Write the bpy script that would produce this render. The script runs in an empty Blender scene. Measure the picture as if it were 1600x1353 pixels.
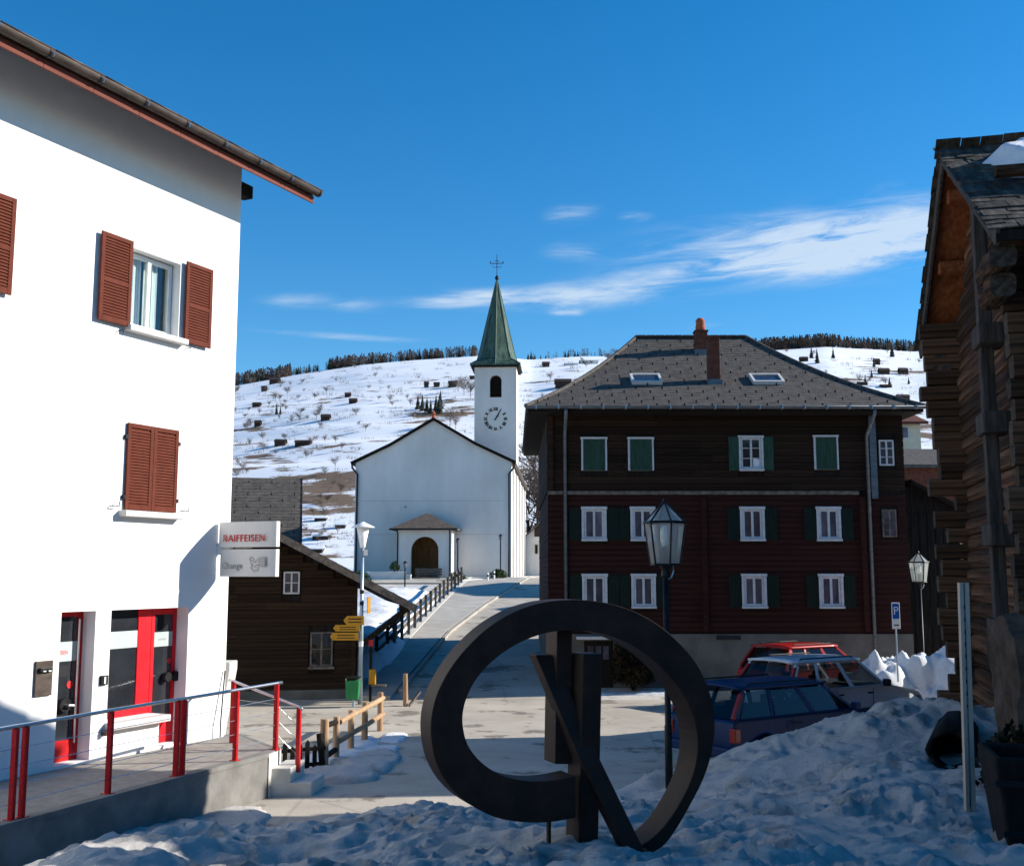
import bpy, math, random
import numpy as np
from mathutils import Vector, Matrix, noise as mnoise
random.seed(7)
S = bpy.context.scene
COL = S.collection
R = math.radians

# ------------------------------------------------------------------ camera
F_PX, IMG_W = 1700.0, 1600.0
PITCH = math.atan(218 / 1700.0)
CAM_Z = 3.4
cam_d = bpy.data.cameras.new('camera')
cam_d.sensor_fit = 'HORIZONTAL'; cam_d.sensor_width = 36.0
cam_d.lens = 36.0 * F_PX / IMG_W
cam_d.clip_start = 0.1; cam_d.clip_end = 6000
cam = bpy.data.objects.new('camera', cam_d); COL.objects.link(cam)
cam.location = (0, 0, CAM_Z); cam.rotation_euler = (R(90) + PITCH, 0, 0)
S.camera = cam

# ------------------------------------------------------------------ sky, sun, exposure
SUN_EL, SUN_AZ = R(25.0), R(82.0)          # azimuth clockwise from +Y
SUN_V = Vector((math.sin(SUN_AZ) * math.cos(SUN_EL), math.cos(SUN_AZ) * math.cos(SUN_EL), math.sin(SUN_EL)))
world = bpy.data.worlds.new('World'); S.world = world; world.use_nodes = True
def build_world():
    nt = world.node_tree; nt.nodes.clear(); N = nt.nodes.new; L = nt.links.new
    out = N('ShaderNodeOutputWorld'); bg = N('ShaderNodeBackground')
    sky = N('ShaderNodeTexSky'); sky.sky_type = 'NISHITA'; sky.sun_disc = False
    sky.sun_elevation = SUN_EL; sky.sun_rotation = SUN_AZ
    sky.altitude = 1200; sky.air_density = 1.15; sky.dust_density = 0.05; sky.ozone_density = 4.0
    tc = N('ShaderNodeTexCoord'); sep = N('ShaderNodeSeparateXYZ'); L(tc.outputs['Generated'], sep.inputs[0])
    def m(op, a, b=None, c=None):
        n = N('ShaderNodeMath'); n.operation = op
        for i, v in enumerate((a, b, c)):
            if v is None: continue
            if isinstance(v, (int, float)): n.inputs[i].default_value = v
            else: L(v, n.inputs[i])
        return n.outputs[0]
    az = m('ARCTAN2', sep.outputs[0], sep.outputs[1]); el = m('ARCSINE', sep.outputs[2])
    # fibrous cirrus: noise stretched along the wind direction
    u = m('ADD', az, m('MULTIPLY', el, 0.0)); v = m('SUBTRACT', el, m('MULTIPLY', az, 0.05))
    comb = N('ShaderNodeCombineXYZ'); L(m('MULTIPLY', u, 9.0), comb.inputs[0]); L(m('MULTIPLY', v, 60.0), comb.inputs[1])
    n1 = N('ShaderNodeTexNoise'); n1.inputs['Scale'].default_value = 1.0; n1.inputs['Detail'].default_value = 9; n1.inputs['Roughness'].default_value = 0.62
    n1.inputs['Distortion'].default_value = 0.5
    L(comb.outputs[0], n1.inputs['Vector'])
    fib = n1.outputs[0]
    total = None
    # (azimuth, elevation, slope, half length, half height, amount), radians
    for (a0, e0, k, hl, hh, amt) in ((0.290, 0.293, 0.015, 0.170, 0.023, .70), (0.210, 0.268, 0.06, 0.150, 0.0135, .62), (0.370, 0.287, 0.0, 0.120, 0.026, .60),
                                     (0.030, 0.2500, 0.02, 0.100, 0.010, .66), (-.055, 0.2475, 0.07, 0.050, 0.006, .45), (0.056, 0.325, 0.05, 0.026, 0.007, .6), (0.115, 0.322, 0., 0.016, 0.004, .4),
                                     (0.058, 0.292, -.04, 0.030, 0.008, .35), (0.050, 0.2375, -.03, 0.016, 0.003, .5), (-.175, 0.243, 0.0, 0.055, 0.008, .42), (-.165, 0.2135, -.035, 0.085, 0.0032, .36),
                                     (0.178, 0.222, 0.05, 0.018, 0.003, .25), (0.34, 0.33, 0.1, 0.02, 0.006, .2)):
        da = m('DIVIDE', m('SUBTRACT', az, a0), hl)
        de = m('DIVIDE', m('SUBTRACT', el, m('ADD', m('MULTIPLY', m('SUBTRACT', az, a0), k), e0)), hh)
        d2 = m('ADD', m('POWER', m('ABSOLUTE', da), 3.0), m('MULTIPLY', de, de))
        g = m('MULTIPLY', m('EXPONENT', m('MULTIPLY', d2, -1.0)), amt)
        total = g if total is None else m('ADD', total, g)
    dens = m('MULTIPLY', total, m('ADD', m('MULTIPLY', fib, 3.9), -1.20))
    mr = N('ShaderNodeMapRange'); mr.interpolation_type = 'SMOOTHSTEP'
    L(dens, mr.inputs[0]); mr.inputs[1].default_value = 0.02; mr.inputs[2].default_value = 0.95
    mr.inputs[3].default_value = 0.0; mr.inputs[4].default_value = 0.74
    hs = N('ShaderNodeHueSaturation'); hs.inputs['Hue'].default_value = .498; hs.inputs['Saturation'].default_value = 1.32; hs.inputs['Value'].default_value = 1.0
    L(sky.outputs[0], hs.inputs['Color'])
    mix = N('ShaderNodeMixRGB'); L(mr.outputs[0], mix.inputs[0]); L(hs.outputs[0], mix.inputs[1])
    mix.inputs[2].default_value = (4.3, 4.9, 5.5, 1)
    L(mix.outputs[0], bg.inputs[0]); bg.inputs[1].default_value = 0.108
    L(bg.outputs[0], out.inputs[0])
build_world()
sun_d = bpy.data.lights.new('sun', 'SUN'); sun_d.energy = 5.0; sun_d.angle = R(0.5); sun_d.color = (1.0, 0.94, 0.84)
sun = bpy.data.objects.new('sun', sun_d); COL.objects.link(sun)
sun.rotation_euler = SUN_V.to_track_quat('Z', 'Y').to_euler(); sun.location = (60, 10, 40)
S.view_settings.view_transform = 'Standard'; S.view_settings.look = 'None'
S.view_settings.exposure = 0.70; S.view_settings.gamma = 1.0; S.view_settings.use_curve_mapping = False

# ------------------------------------------------------------------ helpers
def at(px, py, Y):
    """world point seen at photo pixel (px, py) on the vertical plane at distance Y"""
    x = (px - 800) / F_PX; y = (676.5 - py) / F_PX
    d = Vector((x, math.cos(PITCH) - y * math.sin(PITCH), math.sin(PITCH) + y * math.cos(PITCH)))
    return Vector((0, 0, CAM_Z)) + d * (Y / d.y)

def tag(o, label=None, cat=None, group=None, kind=None):
    if label: o['label'] = label
    if cat: o['category'] = cat
    if group: o['group'] = group
    if kind: o['kind'] = kind
    return o
def thing(name, label, cat, loc=(0, 0, 0), rotz=0.0, group=None):
    o = bpy.data.objects.new(name, None); COL.objects.link(o)
    o.location = loc; o.rotation_euler = (0, 0, rotz); o.empty_display_size = .3
    return tag(o, label, cat, group)
def link(name, me, parent=None, loc=None, rot=None, scale=None):
    o = bpy.data.objects.new(name, me); COL.objects.link(o)
    if parent: o.parent = parent
    if loc is not None: o.location = loc
    if rot is not None: o.rotation_euler = rot
    if scale is not None: o.scale = scale
    return o
def copy_tree(o, parent=None):
    c = o.copy(); COL.objects.link(c); c.parent = parent
    for ch in list(o.children): copy_tree(ch, c)
    return c

class MB:
    def __init__(s): s.v = []; s.f = []; s.m = []; s.cur = 0
    def add(s, vs, fs):
        o = len(s.v); s.v += [tuple(p) for p in vs]
        for f in fs: s.f.append(tuple(i + o for i in f)); s.m.append(s.cur)
        return s
    def quad(s, a, b, c, d): return s.add([a, b, c, d], [(0, 1, 2, 3)])
    def box(s, x0, x1, y0, y1, z0, z1):
        v = [(x, y, z) for z in (z0, z1) for y in (y0, y1) for x in (x0, x1)]
        return s.add(v, [(0, 2, 3, 1), (4, 5, 7, 6), (0, 1, 5, 4), (2, 6, 7, 3), (0, 4, 6, 2), (1, 3, 7, 5)])
    def obox(s, c, hx, hy, hz, M=None):
        v = []
        for z in (-hz, hz):
            for y in (-hy, hy):
                for x in (-hx, hx):
                    p = Vector((x, y, z)); p = (M @ p) if M else p
                    v.append(Vector(c) + p)
        return s.add(v, [(0, 2, 3, 1), (4, 5, 7, 6), (0, 1, 5, 4), (2, 6, 7, 3), (0, 4, 6, 2), (1, 3, 7, 5)])
    def bar(s, a, b, w, h, up=(0, 0, 1)):
        a = Vector(a); b = Vector(b); d = (b - a); Lh = d.length / 2; d.normalize()
        sd = d.cross(Vector(up)); sd = sd.normalized() if sd.length > 1e-5 else Vector((1, 0, 0))
        u = sd.cross(d)
        M = Matrix((d, sd, u)).transposed()
        return s.obox((a + b) / 2, Lh, w / 2, h / 2, M)
    def tube(s, pts, r, n=8, cap=True):
        pts = [Vector(p) for p in pts]; rs = r if isinstance(r, (list, tuple)) else [r] * len(pts)
        vs = []
        for i, p in enumerate(pts):
            d = (pts[min(i + 1, len(pts) - 1)] - pts[max(i - 1, 0)]).normalized()
            a = d.cross(Vector((0, 0, 1)))
            a = a.normalized() if a.length > 1e-3 else Vector((1, 0, 0))
            b = d.cross(a)
            for k in range(n):
                t = 2 * math.pi * k / n; vs.append(p + (a * math.cos(t) + b * math.sin(t)) * rs[i])
        fs = []
        for i in range(len(pts) - 1):
            for k in range(n):
                fs.append((i * n + k, i * n + (k + 1) % n, (i + 1) * n + (k + 1) % n, (i + 1) * n + k))
        if cap:
            fs.append(tuple(range(n))); fs.append(tuple((len(pts) - 1) * n + k for k in reversed(range(n))))
        return s.add(vs, fs)
    def lathe(s, prof, c=(0, 0, 0), n=16, axis='z'):
        vs = []
        for r, z in prof:
            for k in range(n):
                t = 2 * math.pi * k / n; p = (r * math.cos(t), r * math.sin(t), z)
                if axis == 'y': p = (p[0], p[2], p[1])
                if axis == 'x': p = (p[2], p[0], p[1])
                vs.append((p[0] + c[0], p[1] + c[1], p[2] + c[2]))
        fs = []
        for i in range(len(prof) - 1):
            for k in range(n): fs.append((i * n + k, i * n + (k + 1) % n, (i + 1) * n + (k + 1) % n, (i + 1) * n + k))
        fs.append(tuple(range(n))); fs.append(tuple((len(prof) - 1) * n + k for k in range(n)))
        return s.add(vs, fs)
    def prism(s, poly, p0, p1, f):
        """extrude a 2-D polygon; f(a, b, t) -> point, t = p0 or p1"""
        n = len(poly)
        vs = [f(a, b, p0) for a, b in poly] + [f(a, b, p1) for a, b in poly]
        fs = [tuple(range(n)), tuple(range(2 * n - 1, n - 1, -1))] + [(i, (i + 1) % n, n + (i + 1) % n, n + i) for i in range(n)]
        return s.add(vs, fs)
    def mesh(s, name, mats, smooth=False):
        me = bpy.data.meshes.new(name); me.from_pydata(s.v, [], s.f)
        for m_ in (mats if isinstance(mats, (list, tuple)) else [mats]): me.materials.append(m_)
        for p, i in zip(me.polygons, s.m): p.material_index = i
        if smooth: me.polygons.foreach_set('use_smooth', [True] * len(me.polygons))
        me.update(); return me
    def build(s, name, mats, parent=None, smooth=False, bevel=0.0, seg=2, **kw):
        me = s.mesh(name, mats, smooth)
        import bmesh
        bm = bmesh.new(); bm.from_mesh(me); bmesh.ops.recalc_face_normals(bm, faces=bm.faces); bm.to_mesh(me); bm.free()
        o = link(name, me, parent, **kw)
        if bevel:
            b = o.modifiers.new('bevel', 'BEVEL'); b.width = bevel; b.segments = seg; b.limit_method = 'ANGLE'; b.angle_limit = R(35)
        return o

# ------------------------------------------------------------------ materials
def mat(name, c1, c2=None, rough=.7, scale=(6, 6, 6), detail=5, bump=0.0, bscale=None, metal=0.0, spec=.18, ramp=(.35, .65), rnd=0.0, coat=0.0, coord='Object', dist=0.05):
    m_ = bpy.data.materials.new(name); m_.use_nodes = True
    nt = m_.node_tree; N = nt.nodes.new; L = nt.links.new; b = nt.nodes['Principled BSDF']
    b.inputs['Roughness'].default_value = rough; b.inputs['Metallic'].default_value = metal
    b.inputs['Specular IOR Level'].default_value = spec
    if coat: b.inputs['Coat Weight'].default_value = coat; b.inputs['Coat Roughness'].default_value = .08
    if c2 is None and not bump and not rnd:
        b.inputs['Base Color'].default_value = (*c1, 1); return m_
    tc = N('ShaderNodeTexCoord'); mp = N('ShaderNodeMapping'); mp.inputs['Scale'].default_value = scale
    L(tc.outputs[coord], mp.inputs[0])
    nz = N('ShaderNodeTexNoise'); nz.inputs['Scale'].default_value = 1.0; nz.inputs['Detail'].default_value = detail; nz.inputs['Roughness'].default_value = .6
    L(mp.outputs[0], nz.inputs['Vector'])
    cr = N('ShaderNodeValToRGB'); cr.color_ramp.elements[0].position = ramp[0]; cr.color_ramp.elements[1].position = ramp[1]
    cr.color_ramp.elements[0].color = (*c1, 1); cr.color_ramp.elements[1].color = (*(c2 or c1), 1)
    L(nz.outputs[0], cr.inputs[0]); col = cr.outputs[0]
    if rnd:
        oi = N('ShaderNodeObjectInfo'); mr = N('ShaderNodeMapRange'); mr.inputs[3].default_value = 1 - rnd; mr.inputs[4].default_value = 1 + rnd
        L(oi.outputs['Random'], mr.inputs[0])
        hv = N('ShaderNodeHueSaturation'); L(mr.outputs[0], hv.inputs['Value']); L(col, hv.inputs['Color']); col = hv.outputs[0]
    L(col, b.inputs['Base Color'])
    if bump:
        n2 = nz
        if bscale:
            mp2 = N('ShaderNodeMapping'); mp2.inputs['Scale'].default_value = bscale; L(tc.outputs[coord], mp2.inputs[0])
            n2 = N('ShaderNodeTexNoise'); n2.inputs['Scale'].default_value = 1.0; n2.inputs['Detail'].default_value = 6; L(mp2.outputs[0], n2.inputs['Vector'])
        bp = N('ShaderNodeBump'); bp.inputs['Strength'].default_value = bump; bp.inputs['Distance'].default_value = dist
        L(n2.outputs[0], bp.inputs['Height']); L(bp.outputs[0], b.inputs['Normal'])
    return m_

def glass_mat(name, tint=(.9, .95, .95), refl=.5, haze=0.0):
    """window pane: mostly clear, mirror-like at grazing angles; haze = frosted share"""
    m_ = bpy.data.materials.new(name); m_.use_nodes = True; nt = m_.node_tree; nt.nodes.clear(); N = nt.nodes.new; L = nt.links.new
    o = N('ShaderNodeOutputMaterial'); t = N('ShaderNodeBsdfTransparent'); t.inputs[0].default_value = (*tint, 1)
    g = N('ShaderNodeBsdfGlossy'); g.inputs['Roughness'].default_value = .03
    lw = N('ShaderNodeLayerWeight'); lw.inputs['Blend'].default_value = .5
    pw = N('ShaderNodeMath'); pw.operation = 'POWER'; pw.inputs[1].default_value = 4.0; L(lw.outputs['Facing'], pw.inputs[0])
    mm = N('ShaderNodeMath'); mm.operation = 'MULTIPLY_ADD'; mm.inputs[1].default_value = .75; mm.inputs[2].default_value = refl * .10
    L(pw.outputs[0], mm.inputs[0])
    mx = N('ShaderNodeMixShader'); L(mm.outputs[0], mx.inputs[0]); L(t.outputs[0], mx.inputs[1]); L(g.outputs[0], mx.inputs[2])
    last = mx.outputs[0]
    if haze:
        tl = N('ShaderNodeBsdfTranslucent'); tl.inputs[0].default_value = (.85, .85, .8, 1)
        df = N('ShaderNodeBsdfDiffuse'); df.inputs[0].default_value = (.8, .8, .75, 1)
        m1 = N('ShaderNodeMixShader'); m1.inputs[0].default_value = .45; L(tl.outputs[0], m1.inputs[1]); L(df.outputs[0], m1.inputs[2])
        m2 = N('ShaderNodeMixShader'); m2.inputs[0].default_value = haze; L(last, m2.inputs[1]); L(m1.outputs[0], m2.inputs[2]); last = m2.outputs[0]
    L(last, o.inputs[0]); return m_

M = {}
M['plaster'] = mat('white_plaster', (.80, .79, .77), (.84, .83, .81), rough=.9, scale=(3, 3, 3), bump=.25, bscale=(60, 60, 60), dist=.004)
M['church'] = mat('church_plaster', (.60, .575, .54), (.76, .735, .70), rough=.9, scale=(.35, .35, .16), detail=9, bump=.2, bscale=(12, 12, 12), dist=.01)
M['soffit'] = mat('painted_soffit', (.10, .085, .08), (.13, .11, .10), rough=.8, scale=(1, 12, 12))
M['fascia'] = mat('red_brown_board', (.15, .045, .032), (.19, .062, .044), rough=.8, spec=.15, scale=(1.5, 20, 20), bump=.1)
M['gutter'] = mat('weathered_copper', (.055, .042, .036), (.10, .08, .068), rough=.5, scale=(4, 12, 12), metal=.4)
M['shutter'] = mat('brown_shutter_paint', (.105, .024, .013), (.130, .032, .018), rough=.8, spec=.15, scale=(8, 8, 8), bump=.05)
M['white'] = mat('white_paint', (.74, .74, .73), (.80, .80, .79), rough=.45, scale=(6, 6, 6))
M['offwhite'] = mat('aged_white_paint', (.46, .48, .50), (.58, .60, .62), rough=.55, scale=(9, 9, 9))
M['sill'] = mat('stone_sill', (.52, .50, .48), (.62, .60, .58), rough=.8, scale=(20, 20, 20), bump=.1)
M['red'] = mat('red_paint', (.62, .012, .02), (.68, .018, .028), rough=.35, scale=(5, 5, 5))
M['redpost'] = mat('red_lacquer', (.42, .01, .015), (.50, .02, .02), rough=.35, scale=(7, 7, 7))
M['steel'] = mat('brushed_steel', (.42, .43, .45), (.55, .56, .58), rough=.32, metal=.9, scale=(4, 40, 40))
M['dark'] = mat('dark_interior', (.018, .018, .02), (.03, .03, .034), rough=.9, scale=(2, 2, 2))
M['glass'] = glass_mat('window_glass')
M['darkglass'] = mat('dark_window_glass', (.016, .018, .022), (.03, .034, .04), rough=.06, scale=(1.3, 1.3, 1.3), spec=.6)
M['bluepane'] = mat('old_window_glass', (.040, .038, .050), (.13, .12, .145), rough=.12, scale=(2.5, 2.5, 1.2), spec=.5, rnd=.35)
M['band'] = mat('frosted_film', (.40, .47, .46), (.44, .50, .49), rough=.6, scale=(4, 4, 4))
M['curtain'] = mat('white_curtain', (.62, .62, .58), (.82, .82, .78), rough=.9, scale=(45, 1, 2))
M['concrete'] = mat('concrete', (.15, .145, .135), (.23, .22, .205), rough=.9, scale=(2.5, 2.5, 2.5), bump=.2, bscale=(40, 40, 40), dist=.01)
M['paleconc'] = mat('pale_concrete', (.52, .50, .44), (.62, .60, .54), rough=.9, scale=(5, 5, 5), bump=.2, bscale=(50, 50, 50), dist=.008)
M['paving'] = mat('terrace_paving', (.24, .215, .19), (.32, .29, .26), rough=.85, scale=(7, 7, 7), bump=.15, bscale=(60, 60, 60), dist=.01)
M['blackmetal'] = mat('black_metal', (.012, .012, .013), (.02, .02, .022), rough=.42, scale=(8, 8, 8), metal=.2)
M['zinc'] = mat('zinc', (.10, .12, .14), (.17, .19, .21), rough=.45, metal=.5, scale=(3, 3, 14))
M['signpanel'] = mat('sign_enamel', (.66, .65, .62), (.70, .69, .66), rough=.4, scale=(3, 3, 3))
M['signred'] = mat('sign_red_print', (.58, .03, .03), rough=.5)
M['signgrey'] = mat('sign_grey_print', (.36, .35, .35), rough=.6)
M['log'] = mat('old_log', (.010, .0055, .0033), (.034, .018, .0105), rough=.9, scale=(1.2, 22, 22), bump=.7, bscale=(2.5, 34, 34), rnd=.35, dist=.02)
M['logend'] = mat('log_end_grain', (.03, .022, .017), (.10, .075, .057), rough=.95, scale=(9, 16, 16), bump=.6, bscale=(14, 24, 24), rnd=.3, dist=.02)
M['barnlog'] = mat('silvered_log', (.020, .0100, .0055), (.150, .080, .045), rough=.92, scale=(2.2, 12, 16), bump=1.0, bscale=(3.0, 20, 30), rnd=.55, dist=.04)
M['barnboard'] = mat('orange_larch_board', (.19, .050, .017), (.34, .105, .038), rough=.85, scale=(16, 1.2, 16), bump=.3, rnd=.2)
M['greybeam'] = mat('grey_beam', (.035, .028, .024), (.095, .080, .070), rough=.9, scale=(20, 20, 1.6), bump=.5, dist=.02)
M['redplank'] = mat('red_brown_plank', (.021, .0060, .0044), (.036, .0110, .0080), rough=.85, scale=(.9, 20, 14), bump=.35, rnd=.14, dist=.01)
M['hutlog'] = mat('dark_hut_plank', (.012, .0068, .004), (.036, .021, .012), rough=.9, scale=(.9, 20, 18), bump=.5, bscale=(2, 30, 30), rnd=.3, dist=.015)
M['slate'] = mat('slate', (.068, .059, .052), (.118, .104, .092), rough=.85, scale=(5, 5, 5), bump=.25, bscale=(22, 22, 22), dist=.01)
M['skyglass'] = mat('roof_window_glass', (.012, .022, .045), (.03, .045, .075), rough=.25, scale=(3, 3, 3), spec=.35)
M['hook'] = mat('snow_hook_iron', (.012, .011, .011), rough=.6)
M['brick'] = mat('chimney_render', (.085, .030, .020), (.145, .055, .036), rough=.9, scale=(7, 7, 7), bump=.3)
M['terracotta'] = mat('terracotta', (.30, .075, .038), (.38, .105, .055), rough=.8, scale=(9, 9, 9))
M['greenshut'] = mat('green_shutter', (.018, .050, .034), (.034, .080, .056), rough=.6, scale=(14, 14, 2.5), rnd=.1)
M['darkgreen'] = mat('dark_green_shutter', (.0035, .011, .008), (.007, .018, .013), rough=.6, scale=(14, 14, 2.5))
M['foundation'] = mat('grey_render', (.085, .085, .075), (.14, .135, .12), rough=.9, scale=(1.4, 1.4, 1.4), detail=8, bump=.3, bscale=(25, 25, 25), dist=.01)
M['copper'] = mat('patinated_copper', (.024, .046, .034), (.075, .130, .098), rough=.55, scale=(4.5, 4.5, .45), detail=8, bump=.1)
M['porchwood'] = mat('ochre_wood', (.22, .105, .035), (.33, .17, .065), rough=.7, scale=(9, 9, 1))
M['brownroof'] = mat('brown_tile', (.085, .066, .055), (.15, .12, .10), rough=.85, scale=(5, 5, 5), bump=.3, bscale=(3, 14, 14))
M['rust'] = mat('dark_weathering_steel', (.012, .0052, .0036), (.034, .0145, .0090), rough=.6, scale=(3.5, 3.5, 3.5), detail=8, spec=.28, bump=.2, bscale=(40, 40, 40), dist=.004)
M['lampglass'] = glass_mat('frosted_lantern_pane', haze=.30)
M['lampwhite'] = mat('white_lamp_shade', (.82, .82, .82), (.88, .88, .88), rough=.35, scale=(5, 5, 5))
M['galv'] = mat('galvanised_pole', (.30, .38, .45), (.42, .50, .56), rough=.4, metal=.6, scale=(20, 20, 3))
M['yellow'] = mat('yellow_sign', (.44, .21, .012), (.50, .25, .02), rough=.45, scale=(6, 6, 6))
M['signblack'] = mat('black_print', (.015, .015, .015), rough=.6)
M['green'] = mat('green_bin', (.02, .16, .055), (.035, .21, .08), rough=.45, scale=(5, 5, 5))
M['newwood'] = mat('pale_fence_wood', (.30, .185, .10), (.47, .31, .19), rough=.85, scale=(14, 14, 2), bump=.25, rnd=.2, dist=.01)
M['darkwood'] = mat('dark_fence_wood', (.008, .006, .005), (.022, .017, .014), rough=.9, scale=(14, 14, 2), bump=.25)
M['greywood'] = mat('weathered_rail', (.085, .07, .058), (.19, .16, .135), rough=.9, scale=(8, 8, 8), bump=.2)
M['blue'] = mat('blue_car_paint', (.003, .018, .070), (.004, .022, .085), rough=.40, scale=(2, 2, 2), spec=.18)
M['silver'] = mat('silver_car_paint', (.50, .53, .58), (.56, .59, .64), rough=.4, scale=(2, 2, 2), spec=.5, coat=.5)
M['redcar'] = mat('red_car_paint', (.34, .012, .012), (.42, .018, .016), rough=.35, scale=(2, 2, 2), coat=.3)
M['rubber'] = mat('tyre_rubber', (.012, .012, .012), (.02, .02, .02), rough=.85, scale=(9, 9, 9))
M['carplastic'] = mat('black_trim', (.014, .014, .015), (.022, .022, .024), rough=.6, scale=(9, 9, 9))
M['carglass'] = glass_mat('car_glass', tint=(.28, .31, .32), refl=.35)
M['taillight'] = mat('tail_light', (.20, .012, .008), (.26, .02, .012), rough=.3, scale=(4, 4, 4), coat=.5)
M['seat'] = mat('car_seat', (.02, .02, .024), (.035, .035, .04), rough=.9, scale=(6, 6, 6))
M['plate'] = mat('number_plate', (.72, .72, .70), rough=.4)
M['leaf'] = mat('evergreen_leaf', (.012, .028, .009), (.05, .085, .022), rough=.8, scale=(5, 5, 5), detail=3)
M['ivy'] = mat('brown_ivy', (.006, .006, .003), (.035, .022, .008), rough=.85, scale=(3, 3, 3), detail=3)
M['conifer'] = mat('conifer', (.018, .024, .020), (.042, .050, .042), rough=.9, scale=(.3, .3, .3))
M['twig'] = mat('bare_twigs', (.17, .125, .10), (.27, .215, .185), rough=.95, scale=(.2, .2, .2), rnd=.25)
M['larch'] = mat('winter_larch', (.085, .058, .045), (.15, .105, .082), rough=.95, scale=(.05, .05, .05))
M['hutdark'] = mat('far_barn_wood', (.030, .020, .017), (.06, .042, .034), rough=.9, scale=(.4, .4, 1.5), rnd=.3)
M['cream'] = mat('cream_render', (.52, .48, .36), (.60, .56, .44), rough=.9, scale=(2, 2, 2))
M['parkblue'] = mat('parking_blue', (.015, .11, .42), rough=.45)
M['stone'] = mat('rubble_stone', (.045, .032, .024), (.105, .078, .060), rough=.95, scale=(3, 3, 3), detail=8, bump=.8, bscale=(7, 7, 7), dist=.05)
M['bulb'] = mat('opal_bulb', (.82, .82, .76), rough=.25)

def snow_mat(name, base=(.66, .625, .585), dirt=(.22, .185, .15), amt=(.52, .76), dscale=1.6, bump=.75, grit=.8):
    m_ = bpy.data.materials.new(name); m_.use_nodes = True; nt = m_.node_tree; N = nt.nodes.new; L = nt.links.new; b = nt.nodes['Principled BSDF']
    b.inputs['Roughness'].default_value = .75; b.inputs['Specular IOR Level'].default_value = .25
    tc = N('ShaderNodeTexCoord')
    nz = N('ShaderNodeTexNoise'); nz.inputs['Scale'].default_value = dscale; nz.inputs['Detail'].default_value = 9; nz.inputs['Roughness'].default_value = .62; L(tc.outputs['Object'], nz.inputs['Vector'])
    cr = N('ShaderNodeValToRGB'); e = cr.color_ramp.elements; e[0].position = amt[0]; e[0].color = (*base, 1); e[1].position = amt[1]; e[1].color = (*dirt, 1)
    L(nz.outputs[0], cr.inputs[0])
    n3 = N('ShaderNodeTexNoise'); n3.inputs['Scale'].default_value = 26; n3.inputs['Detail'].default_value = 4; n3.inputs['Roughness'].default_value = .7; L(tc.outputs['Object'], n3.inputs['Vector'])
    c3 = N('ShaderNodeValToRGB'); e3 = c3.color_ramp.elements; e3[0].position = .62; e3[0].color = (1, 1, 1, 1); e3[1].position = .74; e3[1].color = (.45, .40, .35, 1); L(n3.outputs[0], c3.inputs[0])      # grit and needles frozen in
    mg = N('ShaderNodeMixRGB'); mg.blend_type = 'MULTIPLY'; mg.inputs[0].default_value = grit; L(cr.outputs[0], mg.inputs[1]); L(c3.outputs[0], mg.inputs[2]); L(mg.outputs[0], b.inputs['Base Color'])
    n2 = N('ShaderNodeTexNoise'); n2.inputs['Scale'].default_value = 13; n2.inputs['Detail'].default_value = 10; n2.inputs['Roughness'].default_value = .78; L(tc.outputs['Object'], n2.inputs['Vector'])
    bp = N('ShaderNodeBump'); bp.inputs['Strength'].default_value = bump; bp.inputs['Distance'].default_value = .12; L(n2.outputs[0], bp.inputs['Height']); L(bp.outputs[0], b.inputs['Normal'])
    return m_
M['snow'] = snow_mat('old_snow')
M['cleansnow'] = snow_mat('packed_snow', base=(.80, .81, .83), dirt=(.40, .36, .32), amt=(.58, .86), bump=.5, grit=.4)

def asphalt_mat():
    m_ = bpy.data.materials.new('asphalt'); m_.use_nodes = True; nt = m_.node_tree; N = nt.nodes.new; L = nt.links.new; b = nt.nodes['Principled BSDF']
    b.inputs['Roughness'].default_value = .85; b.inputs['Specular IOR Level'].default_value = .3
    tc = N('ShaderNodeTexCoord')
    def noise(scale, det=6, vec=None):
        n = N('ShaderNodeTexNoise'); n.inputs['Scale'].default_value = scale; n.inputs['Detail'].default_value = det; n.inputs['Roughness'].default_value = .62
        L(vec or tc.outputs['Object'], n.inputs['Vector']); return n.outputs[0]
    def ramp(fac, a, ca, bb, cb):
        r = N('ShaderNodeValToRGB'); e = r.color_ramp.elements; e[0].position = a; e[0].color = (*ca, 1); e[1].position = bb; e[1].color = (*cb, 1); L(fac, r.inputs[0]); return r.outputs[0]
    def mix(t, f, a, c):
        x = N('ShaderNodeMixRGB'); x.blend_type = t
        if isinstance(f, float): x.inputs[0].default_value = f
        else: L(f, x.inputs[0])
        L(a, x.inputs[1]); L(c, x.inputs[2]); return x.outputs[0]
    base = ramp(noise(.55), .35, (.40, .352, .29), .68, (.54, .485, .405))
    fine = ramp(noise(38, 3), .3, (.6, .6, .6), .7, (1.15, 1.15, 1.15))
    c = mix('MULTIPLY', .6, base, fine)
    wet = ramp(noise(.9, 8), .57, (1, 1, 1), .62, (.34, .33, .32))             # damp melt-water patches
    c = mix('MULTIPLY', .8, c, wet)
    vo = N('ShaderNodeTexVoronoi'); vo.feature = 'DISTANCE_TO_EDGE'; vo.inputs['Scale'].default_value = .33; L(tc.outputs['Object'], vo.inputs['Vector'])
    crack = ramp(vo.outputs['Distance'], .003, (.55, .55, .55), .010, (1, 1, 1))
    c = mix('MULTIPLY', .4, c, crack)
    L(c, b.inputs['Base Color'])
    bp = N('ShaderNodeBump'); bp.inputs['Strength'].default_value = .3; bp.inputs['Distance'].default_value = .01; L(noise(60, 4), bp.inputs['Height']); L(bp.outputs[0], b.inputs['Normal'])
    return m_
M['asphalt'] = asphalt_mat()
M['walk'] = mat('pavement_asphalt', (.37, .345, .305), (.48, .45, .40), rough=.9, scale=(1.2, 1.2, 1.2), detail=8, bump=.2, bscale=(60, 60, 60), dist=.01)
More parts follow.
